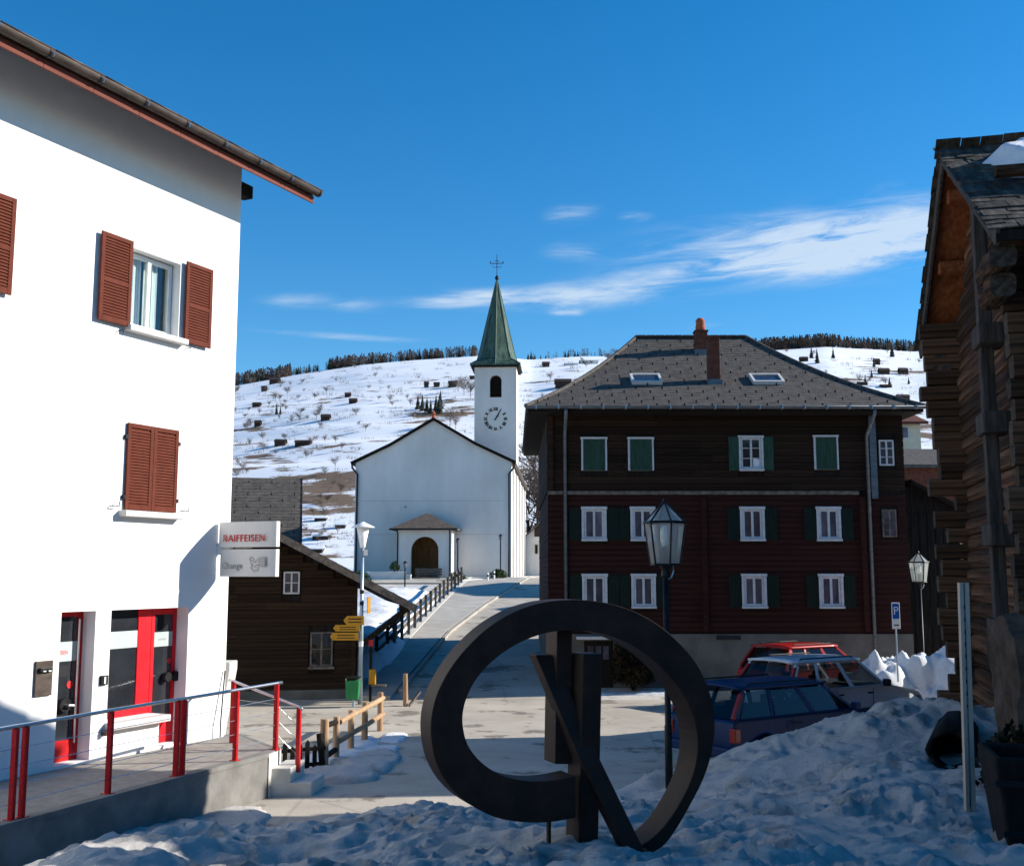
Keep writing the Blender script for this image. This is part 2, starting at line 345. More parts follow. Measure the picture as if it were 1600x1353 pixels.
M['kerb'] = mat('granite_kerb', (.28, .26, .23), (.38, .355, .31), rough=.85, scale=(6, 6, 6), bump=.2, rnd=.12)

def hill_mat():
    """melting snow: white fields, terraces of dead grass showing through, more of it low down"""
    m_ = bpy.data.materials.new('snowy_hillside'); m_.use_nodes = True; nt = m_.node_tree; N = nt.nodes.new; L = nt.links.new; b = nt.nodes['Principled BSDF']
    b.inputs['Roughness'].default_value = .85; b.inputs['Specular IOR Level'].default_value = .15
    tc = N('ShaderNodeTexCoord'); sp = N('ShaderNodeSeparateXYZ'); L(tc.outputs['Object'], sp.inputs[0])
    mp = N('ShaderNodeMapping'); mp.inputs['Scale'].default_value = (.055, .06, .30); L(tc.outputs['Object'], mp.inputs[0])
    n1 = N('ShaderNodeTexNoise'); n1.inputs['Scale'].default_value = 1; n1.inputs['Detail'].default_value = 8; n1.inputs['Roughness'].default_value = .66; L(mp.outputs[0], n1.inputs['Vector'])
    mp2 = N('ShaderNodeMapping'); mp2.inputs['Scale'].default_value = (.024, .026, .05); L(tc.outputs['Object'], mp2.inputs[0])
    n2 = N('ShaderNodeTexNoise'); n2.inputs['Scale'].default_value = 1; n2.inputs['Detail'].default_value = 6; L(mp2.outputs[0], n2.inputs['Vector'])
    zz = N('ShaderNodeMapRange'); L(sp.outputs[2], zz.inputs[0]); zz.inputs[1].default_value = 5; zz.inputs[2].default_value = 150; zz.inputs[3].default_value = .058; zz.inputs[4].default_value = -.12
    a = N('ShaderNodeMath'); a.operation = 'MULTIPLY_ADD'; L(n2.outputs[0], a.inputs[0]); a.inputs[1].default_value = .5; L(zz.outputs[0], a.inputs[2])
    s_ = N('ShaderNodeMath'); s_.operation = 'MULTIPLY_ADD'; L(n1.outputs[0], s_.inputs[0]); s_.inputs[1].default_value = .72; L(a.outputs[0], s_.inputs[2])
    cr = N('ShaderNodeValToRGB'); e = cr.color_ramp.elements; e[0].position = .668; e[0].color = (.82, .83, .85, 1); e[1].position = .700; e[1].color = (.19, .128, .086, 1)
    L(s_.outputs[0], cr.inputs[0]); L(cr.outputs[0], b.inputs['Base Color'])
    return m_
M['hill'] = hill_mat()

# ------------------------------------------------------------------ terrain
RK = .0714
def G(x, y):
    """ground height: level square, lane climbing to the church, church terrace"""
    return min(max((y - 30) * RK, 0.0), 3.0 + max(0, min(1, (y - 72) / 6)) * .12)
def build_ground():
    xs = [-400, -150, -80, -40, -25, -15, -10, -7, -5, -3, -1, 1, 3, 5, 8, 12, 18, 26, 40, 80, 150, 400]
    ys = [-300, -100, -40, -10, 0, 10, 20, 30, 40, 50, 60, 72, 78, 90, 105, 125]
    mb = MB(); mb.add([(x, y, G(x, y) - .02) for y in ys for x in xs], [(j * len(xs) + i, j * len(xs) + i + 1, (j + 1) * len(xs) + i + 1, (j + 1) * len(xs) + i) for j in range(len(ys) - 1) for i in range(len(xs) - 1)])
    tag(mb.build('ground', M['snow']), 'snow covered ground of the village around the square', kind='structure')
build_ground()
def strip(name, left, right, ys, dz, m_, thick=0.0, label=None):
    """sheet following the ground between two x(y) curves"""
    mb = MB(); n = len(ys)
    def ip(tab, y): return float(np.interp(y, [t[0] for t in tab], [t[1] for t in tab]))
    vs = []
    for y in ys:
        a, b = ip(left, y), ip(right, y); vs += [(a + (b - a) * k / 4, y, G(0, y) + dz) for k in range(5)]
    fs = [(j * 5 + i, j * 5 + i + 1, j * 5 + i + 6, j * 5 + i + 5) for j in range(n - 1) for i in range(4)]
    if thick:
        o = len(vs)
        for j, y in enumerate(ys):
            vs += [(vs[j * 5][0], y, G(0, y) + dz - thick), (vs[j * 5 + 4][0], y, G(0, y) + dz - thick)]
        for j in range(n - 1):
            fs += [(j * 5, (j + 1) * 5, o + 2 * j + 2, o + 2 * j), (j * 5 + 4, o + 2 * j + 1, o + 2 * j + 3, (j + 1) * 5 + 4)]
        fs += [(0, o, o + 1, 4, 3, 2, 1)]
    mb.add(vs, fs); o_ = mb.build(name, m_); return tag(o_, label, kind='structure')
sq = MB(); sq.add([(-12, 5, .002), (18, 5, .002), (18, 30, .002), (-12, 30, .002)], [(0, 1, 2, 3)])
tag(sq.build('square', M['asphalt']), 'worn grey asphalt of the village square', kind='structure')
KERB = [(30, -3.15), (38.5, -2.75), (44, -2.5), (55.1, -1.28), (66, .2), (74.3, 1.35), (80, 2.4)]
FENCE_L = [(30, -4.3), (39, -4.05), (49.5, -3.75), (58, -3.45), (68, -3.02), (72, -2.7)]
yl = [30, 32, 34, 36, 38.5, 41, 44, 48, 52, 55.1, 60, 66, 70, 72]
strip('road', KERB, [(30, 2.2), (38, 2.2), (45, 2.6), (66, 5.5), (80, 9)], yl + [74.3, 78], .006, M['asphalt'], label='asphalt lane climbing to the church')
strip('pavement', [(y, x + .12) for y, x in FENCE_L], [(y, x - .13) for y, x in KERB], yl, .105, M['walk'], .12, 'raised pavement along the lane to the church')
kb = bpy.data.objects.new('kerb', None); COL.objects.link(kb); tag(kb, 'pale kerb stones between pavement and lane', kind='structure')
def kx(y): return float(np.interp(y, [k[0] for k in KERB], [k[1] for k in KERB]))
y = 31.0; kmesh = MB().box(-.5, .5, -.065, .065, -.14, .11).mesh('kerb_stone', M['kerb'])
while y < 72:
    y2 = y + 1.2; a = Vector((kx(y), y, G(0, y))); b = Vector((kx(y2), y2, G(0, y2))); d = b - a
    o = link('kerb_stone', kmesh, kb, (a + b) / 2 + Vector((0, 0, .006 * random.random())), (0, -math.asin(d.z / d.length), math.atan2(d.y, d.x)), (d.length * .985, 1, 1))
    y = y2
# edging wall strip under the lane fence (pale concrete)
strip('edging', [(y, x - .16) for y, x in FENCE_L], [(y, x + .118) for y, x in FENCE_L], [36, 38.5, 41, 44, 48, 52, 55.1, 60, 66, 70, 72], .13, M['paleconc'], .2, 'pale concrete edging under the lane fence')

# hill
PXT = [(200, 612), (340, 606), (420, 592), (470, 583), (560, 570), (640, 563), (750, 556), (830, 562), (900, 557), (1000, 556), (1100, 552), (1200, 547), (1300, 541), (1440, 549), (1700, 545)]
def crest(az):
    px = 800 + F_PX * math.tan(max(-.6, min(.6, az)))
    py = float(np.interp(px, [p[0] for p in PXT], [p[1] for p in PXT]))
    return (at(px, py, 900).z - CAM_Z) / 900 * 900 + CAM_Z
H0, H1 = 112.0, 900.0
def hz(x, y):
    t = (y - H0) / (H1 - H0)
    if t <= 0: return 2.4
    zc = crest(math.atan2(x, max(y, 50)))
    if t <= 1:
        s = t ** .93
        z = 2.4 + (zc - 2.4) * s
        n = mnoise.noise((x * .006, y * .004, 1.3)) * 6 + mnoise.noise((x * .02, y * .012, 4.1)) * 1.8
        z += n * min(1, t * 4) * (1 - t) ** .5
        z += (0.9 * math.sin(z * .9 + mnoise.noise((x * .01, y * .01, 8)) * 5)) * min(1, t * 5) * (1 - t)     # grassy terraces
        return z
    return zc + (t - 1) * 20
def build_hill():
    NX, NY = 230, 210; vs = []; fs = []
    for j in range(NY):
        y = H0 + (1150 - H0) * (j / (NY - 1)) ** 1.35
        for i in range(NX):
            x = (-.62 + 1.24 * i / (NX - 1)) * (y + 60); vs.append((x, y, hz(x, y)))
    fs = [(j * NX + i, j * NX + i + 1, (j + 1) * NX + i + 1, (j + 1) * NX + i) for j in range(NY - 1) for i in range(NX - 1)]
    mb = MB(); mb.add(vs, fs); tag(mb.build('hill', M['hill'], smooth=True), 'sunny hillside of melting snow and brown terraces', kind='structure')
build_hill()
def hill_hit(px, py):
    d = at(px, py, 1000) - Vector((0, 0, CAM_Z)); y = H0 + 4
    while y < 940:
        p = Vector((0, 0, CAM_Z)) + d * (y / 1000)
        if p.z <= hz(p.x, p.y): return Vector((p.x, p.y, hz(p.x, p.y)))
        y += 1.5
    return None

# ------------------------------------------------------------------ building helpers (fronts face local -y)
def wall_holes(x0, x1, z0, z1, holes, yf, depth):
    """front wall sheet with real openings and reveals"""
    mb = MB()
    xs = sorted({x0, x1, *[h[0] for h in holes], *[h[1] for h in holes]}); zs = sorted({z0, z1, *[h[2] for h in holes], *[h[3] for h in holes]})
    def solid(i, k):
        if i < 0 or k < 0 or i >= len(xs) - 1 or k >= len(zs) - 1: return None
        cx, cz = (xs[i] + xs[i + 1]) / 2, (zs[k] + zs[k + 1]) / 2
        return not any(h[0] < cx < h[1] and h[2] < cz < h[3] for h in holes)
    yb = yf + depth
    for i in range(len(xs) - 1):
        for k in range(len(zs) - 1):
            a, b, c, d = xs[i], xs[i + 1], zs[k], zs[k + 1]
            if solid(i, k):
                mb.quad((a, yf, c), (b, yf, c), (b, yf, d), (a, yf, d)); mb.quad((b, yb, c), (a, yb, c), (a, yb, d), (b, yb, d))
            else:
                if solid(i - 1, k): mb.quad((a, yf, c), (a, yb, c), (a, yb, d), (a, yf, d))
                if solid(i + 1, k): mb.quad((b, yb, c), (b, yf, c), (b, yf, d), (b, yb, d))
                if solid(i, k - 1): mb.quad((a, yf, c), (b, yf, c), (b, yb, c), (a, yb, c))
                if solid(i, k + 1): mb.quad((a, yb, d), (b, yb, d), (b, yf, d), (a, yf, d))
    return mb
def casement(parent, x0, x1, z0, z1, y, fm, pm, fw=.06, split=True, bars=0, sill=None, surround=0.0, depth=.06, curtain=None):
    """a window: frame mesh with panes, a mullion, optional glazing bars, sill and outer surround"""
    mb = MB(); yf, yb = y, y + depth
    def fr(a, b, c, d, w, ya, yb_):
        mb.box(a, a + w, ya, yb_, c, d); mb.box(b - w, b, ya, yb_, c, d); mb.box(a + w, b - w, ya, yb_, d - w, d); mb.box(a + w, b - w, ya, yb_, c, c + w)
    fr(x0, x1, z0, z1, fw, yf, yb)
    xm = (x0 + x1) / 2
    if split: mb.box(xm - fw * .55, xm + fw * .55, yf - .008, yb - .004, z0 + fw, z1 - fw)
    for k in range(bars):
        zb = z0 + (z1 - z0) * (k + 1) / (bars + 1); mb.box(x0 + fw, x1 - fw, yf + .012, yb - .012, zb - .013, zb + .013)
    w = mb.build('window', fm, parent, bevel=.006, seg=1)
    for a, b in ([(x0 + fw, xm - fw * .55), (xm + fw * .55, x1 - fw)] if split else [(x0 + fw, x1 - fw)]):
        MB().box(a, b, yf + .025, yf + .033, z0 + fw, z1 - fw).build('pane', pm, w)
    if surround:
        s = MB(); q = surround
        s.box(x0 - q, x0 - .003, y - .03, y + .03, z0, z1); s.box(x1 + .003, x1 + q, y - .03, y + .03, z0, z1)
        s.box(x0 - q - .02, x1 + q + .02, y - .045, y + .03, z1 + .003, z1 + q * 1.15); s.build('surround', fm, w, bevel=.005, seg=1)
    if sill:
        MB().box(x0 - sill, x1 + sill, y - .10, y + .04, z0 - .075, z0 - .004).build('sill', fm, w, bevel=.008, seg=1)
    if curtain:
        c = MB(); n = 26
        for (a, b) in curtain:
            pts = [(a + (b - a) * i / n, y + .16 + .022 * math.sin(i * 1.9) + .012 * math.sin(i * .7)) for i in range(n + 1)]
            c.add([(px_, py_, z) for z in (z0 + .02, z1 - .01) for px_, py_ in pts], [(i, i + 1, n + 2 + i, n + 1 + i) for i in range(n)])
        c.build('curtain', M['curtain'], w, smooth=True)
    return w
def shutter(parent, x0, x1, z0, z1, y, m_, leaves=1, slats=True, rot=0.0, fr=.07, th=.035, mid=False):
    """louvred shutter leaf: frame and slats"""
    mb = MB(); n = leaves; w = (x1 - x0) / n
    for k in range(n):
        a, b = x0 + k * w, x0 + (k + 1) * w - (.004 if k < n - 1 else 0)
        mb.box(a, a + fr, y - th, y, z0, z1); mb.box(b - fr, b, y - th, y, z0, z1)
        mb.box(a + fr, b - fr, y - th, y, z1 - fr, z1); mb.box(a + fr, b - fr, y - th, y, z0, z0 + fr * 1.3)
        if mid: zc = (z0 + z1) / 2 - .05; mb.box(a + fr, b - fr, y - th, y, zc - .03, zc + .03)
        mb.box(a + fr, b - fr, y - .010, y - .004, z0 + fr, z1 - fr)
    o = mb.build('shutter', m_, parent, bevel=.004, seg=1)
    s = MB()
    for k in range(n):
        a, b = x0 + k * w + fr, x0 + (k + 1) * w - fr
        if slats:
            z = z0 + fr * 1.3 + .012
            while z < z1 - fr - .02:
                s.add([(a, y - th + .002, z), (b, y - th + .002, z), (b, y - .012, z + .036), (a, y - .012, z + .036), (a, y - th + .002, z + .008), (b, y - th + .002, z + .008), (b, y - .012, z + .043), (a, y - .012, z + .043)],
                      [(0, 1, 2, 3), (4, 7, 6, 5), (0, 4, 5, 1), (3, 2, 6, 7)]); z += .046
        else:
            for q in range(3): s.box(a + (b - a) * q / 3 + .004, a + (b - a) * (q + 1) / 3 - .004, y - th * .75, y - .003, z0 + fr, z1 - fr)
    sl = s.build('louvre' if slats else 'boarding', m_, o); sl['kind'] = 'stuff'
    return o
def text_mesh(name, txt, size, m_, parent=None, mat4=None, extrude=.004, space=1.0, align='LEFT', bold=0.0, xs=1.0):
    cu = bpy.data.curves.new(name, 'FONT'); cu.body = txt; cu.size = size; cu.extrude = extrude; cu.space_character = space; cu.align_x = align; cu.offset = bold
    t = bpy.data.objects.new(name, cu); COL.objects.link(t)
    bpy.context.view_layer.update()
    me = bpy.data.meshes.new_from_object(t.evaluated_get(bpy.context.evaluated_depsgraph_get()))
    bpy.data.objects.remove(t); bpy.data.curves.remove(cu)
    me.materials.clear(); me.materials.append(m_)
    if xs != 1.0: me.transform(Matrix.Diagonal((xs, 1, 1, 1)))
    if mat4 is not None: me.transform(mat4)
    return link(name, me, parent)
def basis(o, ex, ey):
    ex = Vector(ex).normalized(); ey = Vector(ey).normalized(); ez = ex.cross(ey)
    return Matrix(((ex.x, ey.x, ez.x, o[0]), (ex.y, ey.y, ez.y, o[1]), (ex.z, ey.z, ez.z, o[2]), (0, 0, 0, 1)))

# ------------------------------------------------------------------ the bank (white building on the left)
BK_O, BK_R = (-4.88, 18.9, 0.0), R(64)
def bank():
    t = thing('bank_building', 'white rendered bank building with brown shutters and red shopfront', 'building', BK_O, BK_R)
    holes = [(-2.52, -1.44, 7.22, 8.48), (-6.52, -5.44, 7.22, 8.48), (-2.46, -1.38, 4.36, 5.67), (-6.46, -5.38, 4.36, 5.67),
             (-3.53, -2.90, .70, 2.84), (-2.60, -1.52, 1.20, 2.84), (-1.52, -.95, .70, 2.84)]
    w = wall_holes(-13, 0, 0, 10.70, holes, 0, .34)
    w.quad((0, 0, 0), (0, 10, 0), (0, 10, 10.70), (0, 0, 10.70)); w.quad((-13, 10, 0), (-13, 0, 0), (-13, 0, 10.70), (-13, 10, 10.70))
    w.quad((0, 10, 0), (-13, 10, 0), (-13, 10, 10.70), (0, 10, 10.70))
    w.add([(0, 0, 10.70), (0, 10, 10.70), (0, 5, 13.7), (-13, 0, 10.70), (-13, 10, 10.70), (-13, 5, 13.7)], [(0, 1, 2), (3, 5, 4)])
    w.build('wall', M['plaster'], t)
    MB().box(-12.9, -.05, .36, .42, .1, 10.3).build('interior', M['dark'], t)
    # roof with wide eaves
    r = MB(); xe = .92
    prof = [(-.90, 10.30), (5.0, 13.90), (10.9, 10.30), (10.9, 10.16), (5, 13.76), (-.90, 10.16)]
    r.prism(prof, -13.9, xe, lambda a, b, c: (c, a, b)); ro = r.build('roof', M['brownroof'], t)
    for k in range(7):                                    # boarding under the eave
        ya, yb = -.89 + k * .128, -.89 + (k + 1) * .128 - .006
        MB().prism([(ya, 10.166 + (ya + .90) * .61 - .018), (yb, 10.166 + (yb + .90) * .61 - .018), (yb, 10.166 + (yb + .90) * .61 - .002), (ya, 10.166 + (ya + .90) * .61 - .002)], -13.9, xe - .02, lambda a, b, c: (c, a, b)).build('soffit_board', M['soffit'], ro)
    n = 17; L_ = 14.7 / n
    for k in range(n):                                    # fascia boards end to end
        MB().box(xe - (k + 1) * L_ + .008, xe - k * L_, -.925, -.895, 10.13, 10.255).build('fascia_board', M['fascia'], ro)
    for k in range(n):                                    # gutter lengths
        g = MB(); a, b = xe + .03 - (k + 1) * L_ + .012, xe + .03 - k * L_
        arc = [(-1.015 + .085 * math.cos(q), 10.345 + .10 * math.sin(q)) for q in [math.pi + math.pi * i / 8 for i in range(9)]]
        vs = [(x, yy, zz) for x in (a, b) for yy, zz in arc]
        g.add(vs, [(i, i + 1, 10 + i, 9 + i) for i in range(8)]); g.tube([(a, -1.10, 10.352), (b, -1.10, 10.352)], .012, 6)
        g.build('gutter', M['gutter'], ro, smooth=True)
        bt = MB(); xb = xe - k * L_ - .04
        bt.add([(x, -1.015 + .092 * math.cos(q), 10.345 + .107 * math.sin(q)) for x in (xb, xb + .035) for q in [math.pi + math.pi * i / 8 for i in range(9)]], [(i, i + 1, 10 + i, 9 + i) for i in range(8)])
        bt.build('gutter_bracket', M['blackmetal'], ro)
    for k in range(n):                                    # last row of tiles lapping over the gutter
        MB().obox((xe - (k + .5) * L_, -.86, 10.365), L_ / 2 - .006, .17, .022, Matrix.Rotation(R(31.4), 3, 'X')).build('roof_tile', M['brownroof'], ro, bevel=.01, seg=1)
    MB().box(-.3, .40, .06, .28, 10.20, 10.44).build('purlin_end', M['darkwood'], ro, bevel=.015)
    MB().box(-.12, .36, 4.9, 5.1, 12.6, 12.85).build('purlin_end', M['darkwood'], ro)
    # upper windows, open shutters
    for x0 in (-2.52, -6.52):
        x1 = x0 + 1.08
        casement(t, x0 + .02, x1 - .02, 7.25, 8.46, .16, M['white'], M['glass'], fw=.07, curtain=[(x0 + .10, x0 + .50), (x0 + .58, x0 + .86)])
        MB().box(x0 - .10, x1 + .10, -.15, .20, 7.12, 7.215).build('window_sill', M['sill'], t, bevel=.012)
        for a in (x0 - .68, x1 + .07):
            shutter(t, a, a + .63, 7.18, 8.55, -.05, M['shutter'], mid=True)
        for a in (x0 - .20, x1 + .20): MB().tube([(a, 0, 7.10), (a, -.10, 7.10), (a, -.10, 7.04)], .008, 5).build('shutter_catch', M['blackmetal'], t)
    for x0 in (-2.46, -6.46):
        x1 = x0 + 1.08
        casement(t, x0 + .02, x1 - .02, 4.38, 5.65, .16, M['white'], M['glass'], fw=.07)
        shutter(t, x0 - .01, x1 + .01, 4.36, 5.70, -.012, M['shutter'], leaves=2)
        MB().box(x0 - .10, x1 + .10, -.16, .14, 4.25, 4.345).build('window_sill', M['sill'], t, bevel=.012)
        for a in (x0 - .22, x1 + .2):
            MB().tube([(a - .05, -.005, 4.40), (a - .05, -.08, 4.40), (a + .06, -.08, 4.40), (a + .06, -.08, 4.47)], .008, 5).build('shutter_catch', M['blackmetal'], t)
        for z in (4.52, 5.45):
            for a in (x0 - .05, x1 + .0): MB().box(a, a + .05, -.05, -.002, z, z + .06).build('hinge', M['blackmetal'], t)
    # narrow entrance door on the left
    d = MB(); yd = .24
    d.box(-3.53, -3.47, yd, yd + .06, .70, 2.83); d.box(-2.99, -2.905, yd, yd + .06, .70, 2.83); d.box(-3.47, -2.99, yd, yd + .06, 2.76, 2.83); d.box(-3.47, -2.99, yd, yd + .06, .70, 1.0)
    dd = d.build('door', M['redpost'], t, bevel=.006, seg=1)
    MB().box(-3.47, -2.99, yd + .02, yd + .03, 1.0, 2.76).build('pane', M['darkglass'], dd)
    MB().box(-3.47, -2.99, yd + .012, yd + .019, 2.12, 2.40).build('film_band', M['band'], dd)
    text_mesh('lettering', 'RAIFFEISEN', .085, M['signred'], dd, basis((-3.46, yd + .011, 2.22), (1, 0, 0), (0, 0, 1)), .001, xs=.72)
    MB().box(-3.44, -3.12, yd + .014, yd + .018, 1.90, 2.06).build('notice', M['dark'], dd)
    MB().lathe([(.0, -.004), (.055, -.004), (.055, .004), (.0, .004)], (-3.09, yd + .015, 1.78), 14, 'y').build('red_sticker', M['signred'], dd)
    MB().tube([(-3.02, yd - .05, .95), (-3.02, yd - .05, 2.72)], .016, 8).build('pull_bar', M['steel'], dd)
    MB().lathe([(.0, -.03), (.10, -.03), (.11, 0), (.10, .03), (.0, .03)], (-3.20, yd - .02, 1.50), 16, 'y').build('handle_disc', M['blackmetal'], dd)
    MB().tube([(-3.20, yd, 1.50), (-3.20, yd - .12, 1.50), (-3.12, yd - .12, 1.49)], .018, 8).build('door_handle', M['steel'], dd)
    # shop window and red glazed door in one opening
    s = MB()
    s.box(-2.60, -1.80, yd, yd + .06, 1.20, 1.34); s.box(-1.80, -1.52, yd, yd + .06, 1.20, 2.83)
    sw = s.build('shop_window', M['red'], t, bevel=.006, seg=1)
    MB().box(-2.60, -1.80, yd + .02, yd + .03, 1.34, 2.83).build('pane', M['darkglass'], sw)
    MB().box(-2.60, -1.80, yd + .010, yd + .018, 2.24, 2.50).build('film_band', M['band'], sw)
    text_mesh('lettering', 'EISEN', .085, M['signred'], sw, basis((-2.56, yd + .009, 2.33), (1, 0, 0), (0, 0, 1)), .001, xs=.7)
    MB().box(-2.64, -1.44, -.17, .22, 1.09, 1.195).build('window_sill', M['sill'], t, bevel=.012)
    s = MB(); s.box(-1.515, -1.44, yd, yd + .06, .70, 2.83); s.box(-1.03, -.955, yd, yd + .06, .70, 2.83); s.box(-1.44, -1.03, yd, yd + .06, 2.73, 2.83); s.box(-1.44, -1.03, yd, yd + .06, .70, 1.08)
    d2 = s.build('door', M['red'], t, bevel=.006, seg=1); d2['label'] = 'red framed glass door of the shopfront'
    MB().box(-1.44, -1.03, yd + .02, yd + .03, 1.08, 2.73).build('pane', M['darkglass'], d2)
    MB().box(-1.44, -1.03, yd + .010, yd + .018, 2.22, 2.45).build('film_band', M['band'], d2)
    text_mesh('lettering', 'RAIFFEISEN', .04, M['signgrey'], d2, basis((-1.35, yd + .009, 2.32), (1, 0, 0), (0, 0, 1)), .001, xs=.9)
    MB().lathe([(.0, -.004), (.045, -.004), (.045, .004), (.0, .004)], (-1.08, yd + .015, 1.98), 14, 'y').build('red_sticker', M['signred'], d2)
    for xx in (-1.17, -.99): MB().lathe([(.0, -.035), (.075, -.035), (.085, 0), (.075, .035), (.0, .035)], (xx, yd - .04, 1.73), 16, 'y').build('door_knob', M['blackmetal'], d2)
    # letter plate and bell panel
    m_ = MB().box(-3.95, -3.66, -.035, 0, 1.70, 2.18).build('night_safe', M['gutter'], t, bevel=.006); m_['label'] = 'dark metal letter plate in the white wall'
    MB().box(-3.91, -3.70, -.085, -.036, 2.03, 2.09).build('flap', M['blackmetal'], m_, bevel=.01)
    for a in (-3.87, -3.78): MB().box(a, a + .045, -.092, -.086, 2.035, 2.05).build('name_plate', M['white'], m_)
    p = MB().box(-2.77, -2.64, -.04, 0, 1.75, 1.89).build('bell_panel', M['blackmetal'], t, bevel=.005)
    MB().box(-2.72, -2.69, -.046, -.041, 1.77, 1.87).build('name_plate', M['white'], p)
    MB().box(-2.70, -2.64, -.10, 0, 1.02, 1.10).build('socket_box', M['gutter'], t, bevel=.005)
    pst = MB().tube([(-.20, -.10, .68), (-.20, -.10, .9), (-.05, -.03, 1.75)], .012, 6).build('cable', M['blackmetal'], t)
bank()

def bank_sign():
    t = thing('bank_sign', 'projecting pale two panel sign reading RAIFFEISEN and Change on the bank wall', 'sign', BK_O, BK_R)
    for z0, z1, nm in ((3.825, 4.245, 'upper_panel'), (3.335, 3.785, 'lower_panel')):
        mb = MB(); n = 14; y0, y1 = -.10, -1.27
        if nm == 'upper_panel': y0 = -.06
        P = []
        for i in range(n + 1):
            q = i / n; yy = y0 + (y1 - y0) * q; P.append((yy, .045 + .055 * math.sin(math.pi * q) ** .6))
        vs = []
        for sg in (-1, 1):
            for z in (z0, z1):
                for yy, dx in P: vs.append((-.30 + sg * dx, yy, z))
        m1 = n + 1
        for b in (0, 2):
            mb.add([vs[b * m1 + i] for i in range(m1)] + [vs[(b + 1) * m1 + i] for i in range(m1)], [(i, i + 1, m1 + i + 1, m1 + i) for i in range(n)])
        for zi in (0, 1):
            A = [vs[zi * m1 + i] for i in range(m1)]; B = [vs[(2 + zi) * m1 + i] for i in range(m1)]
            mb.add(A + B, [(i, i + 1, m1 + i + 1, m1 + i) for i in range(n)])
        for e in (0, n): mb.add([vs[e], vs[m1 + e], vs[3 * m1 + e], vs[2 * m1 + e]], [(0, 1, 2, 3)])
        pn = mb.build(nm, M['signpanel'], t, smooth=False, bevel=.006, seg=1)
        fx = -.30 - .104
        if nm == 'upper_panel':
            text_mesh('lettering', 'RAIFFEISEN', .168, M['signred'], pn, basis((fx - .006, -.20, 3.915), (0, -1, 0), (0, 0, 1)), .004, space=1.10, bold=.0, xs=.98)
        else:
            text_mesh('lettering', 'Change', .150, M['signgrey'], pn, basis((fx - .006, -.20, 3.465), (0, -1, 0), (0, 0, 1)), .004, space=1.12, xs=.86)
            ic = MB(); bs = basis((fx - .004, -.74, 3.43), (0, -1, 0), (0, 0, 1))
            def q(x, y): v = bs @ Vector((x, y, .003)); return v
            def stroke(pts, w=.013):
                for (a, b) in zip(pts, pts[1:]):
                    a = Vector((*a, 0)); b = Vector((*b, 0)); d = (b - a).normalized(); nn = Vector((-d.y, d.x, 0)) * w / 2; d = d * w * .3
                    ic.add([q(*(p.xy)) for p in (a - nn - d, b - nn + d, b + nn + d, a + nn - d)], [(0, 1, 2, 3)])
            stroke([(.08 + .04 * math.cos(k * .7), .19 + .035 * math.sin(k * .7)) for k in range(10)])          # head of the figure
            stroke([(.05, .13), (.10, .10), (.07, .05), (.12, .0), (.20, .01), (.22, .06)]); stroke([(.12, .13), (.17, .16), (.22, .2)])
            stroke([(.14, .06), (.19, .10), (.24, .09)])
            ic.quad(q(.23, .075), q(.37, .075), q(.37, .225), q(.23, .225))
            ic.build('pictogram', M['signgrey'], pn)
            nt_ = MB()
            for k in range(5): nt_.quad(*[bs @ Vector((x, y, .006)) for x, y in ((.25, .095 + k * .026), (.35, .095 + k * .026), (.35, .103 + k * .026), (.25, .103 + k * .026))])
            nt_.build('note_lines', M['signpanel'], pn)
    MB().box(-.33, -.27, -.30, 0, 3.70, 3.90).build('wall_bracket', M['white'], t)
bank_sign()

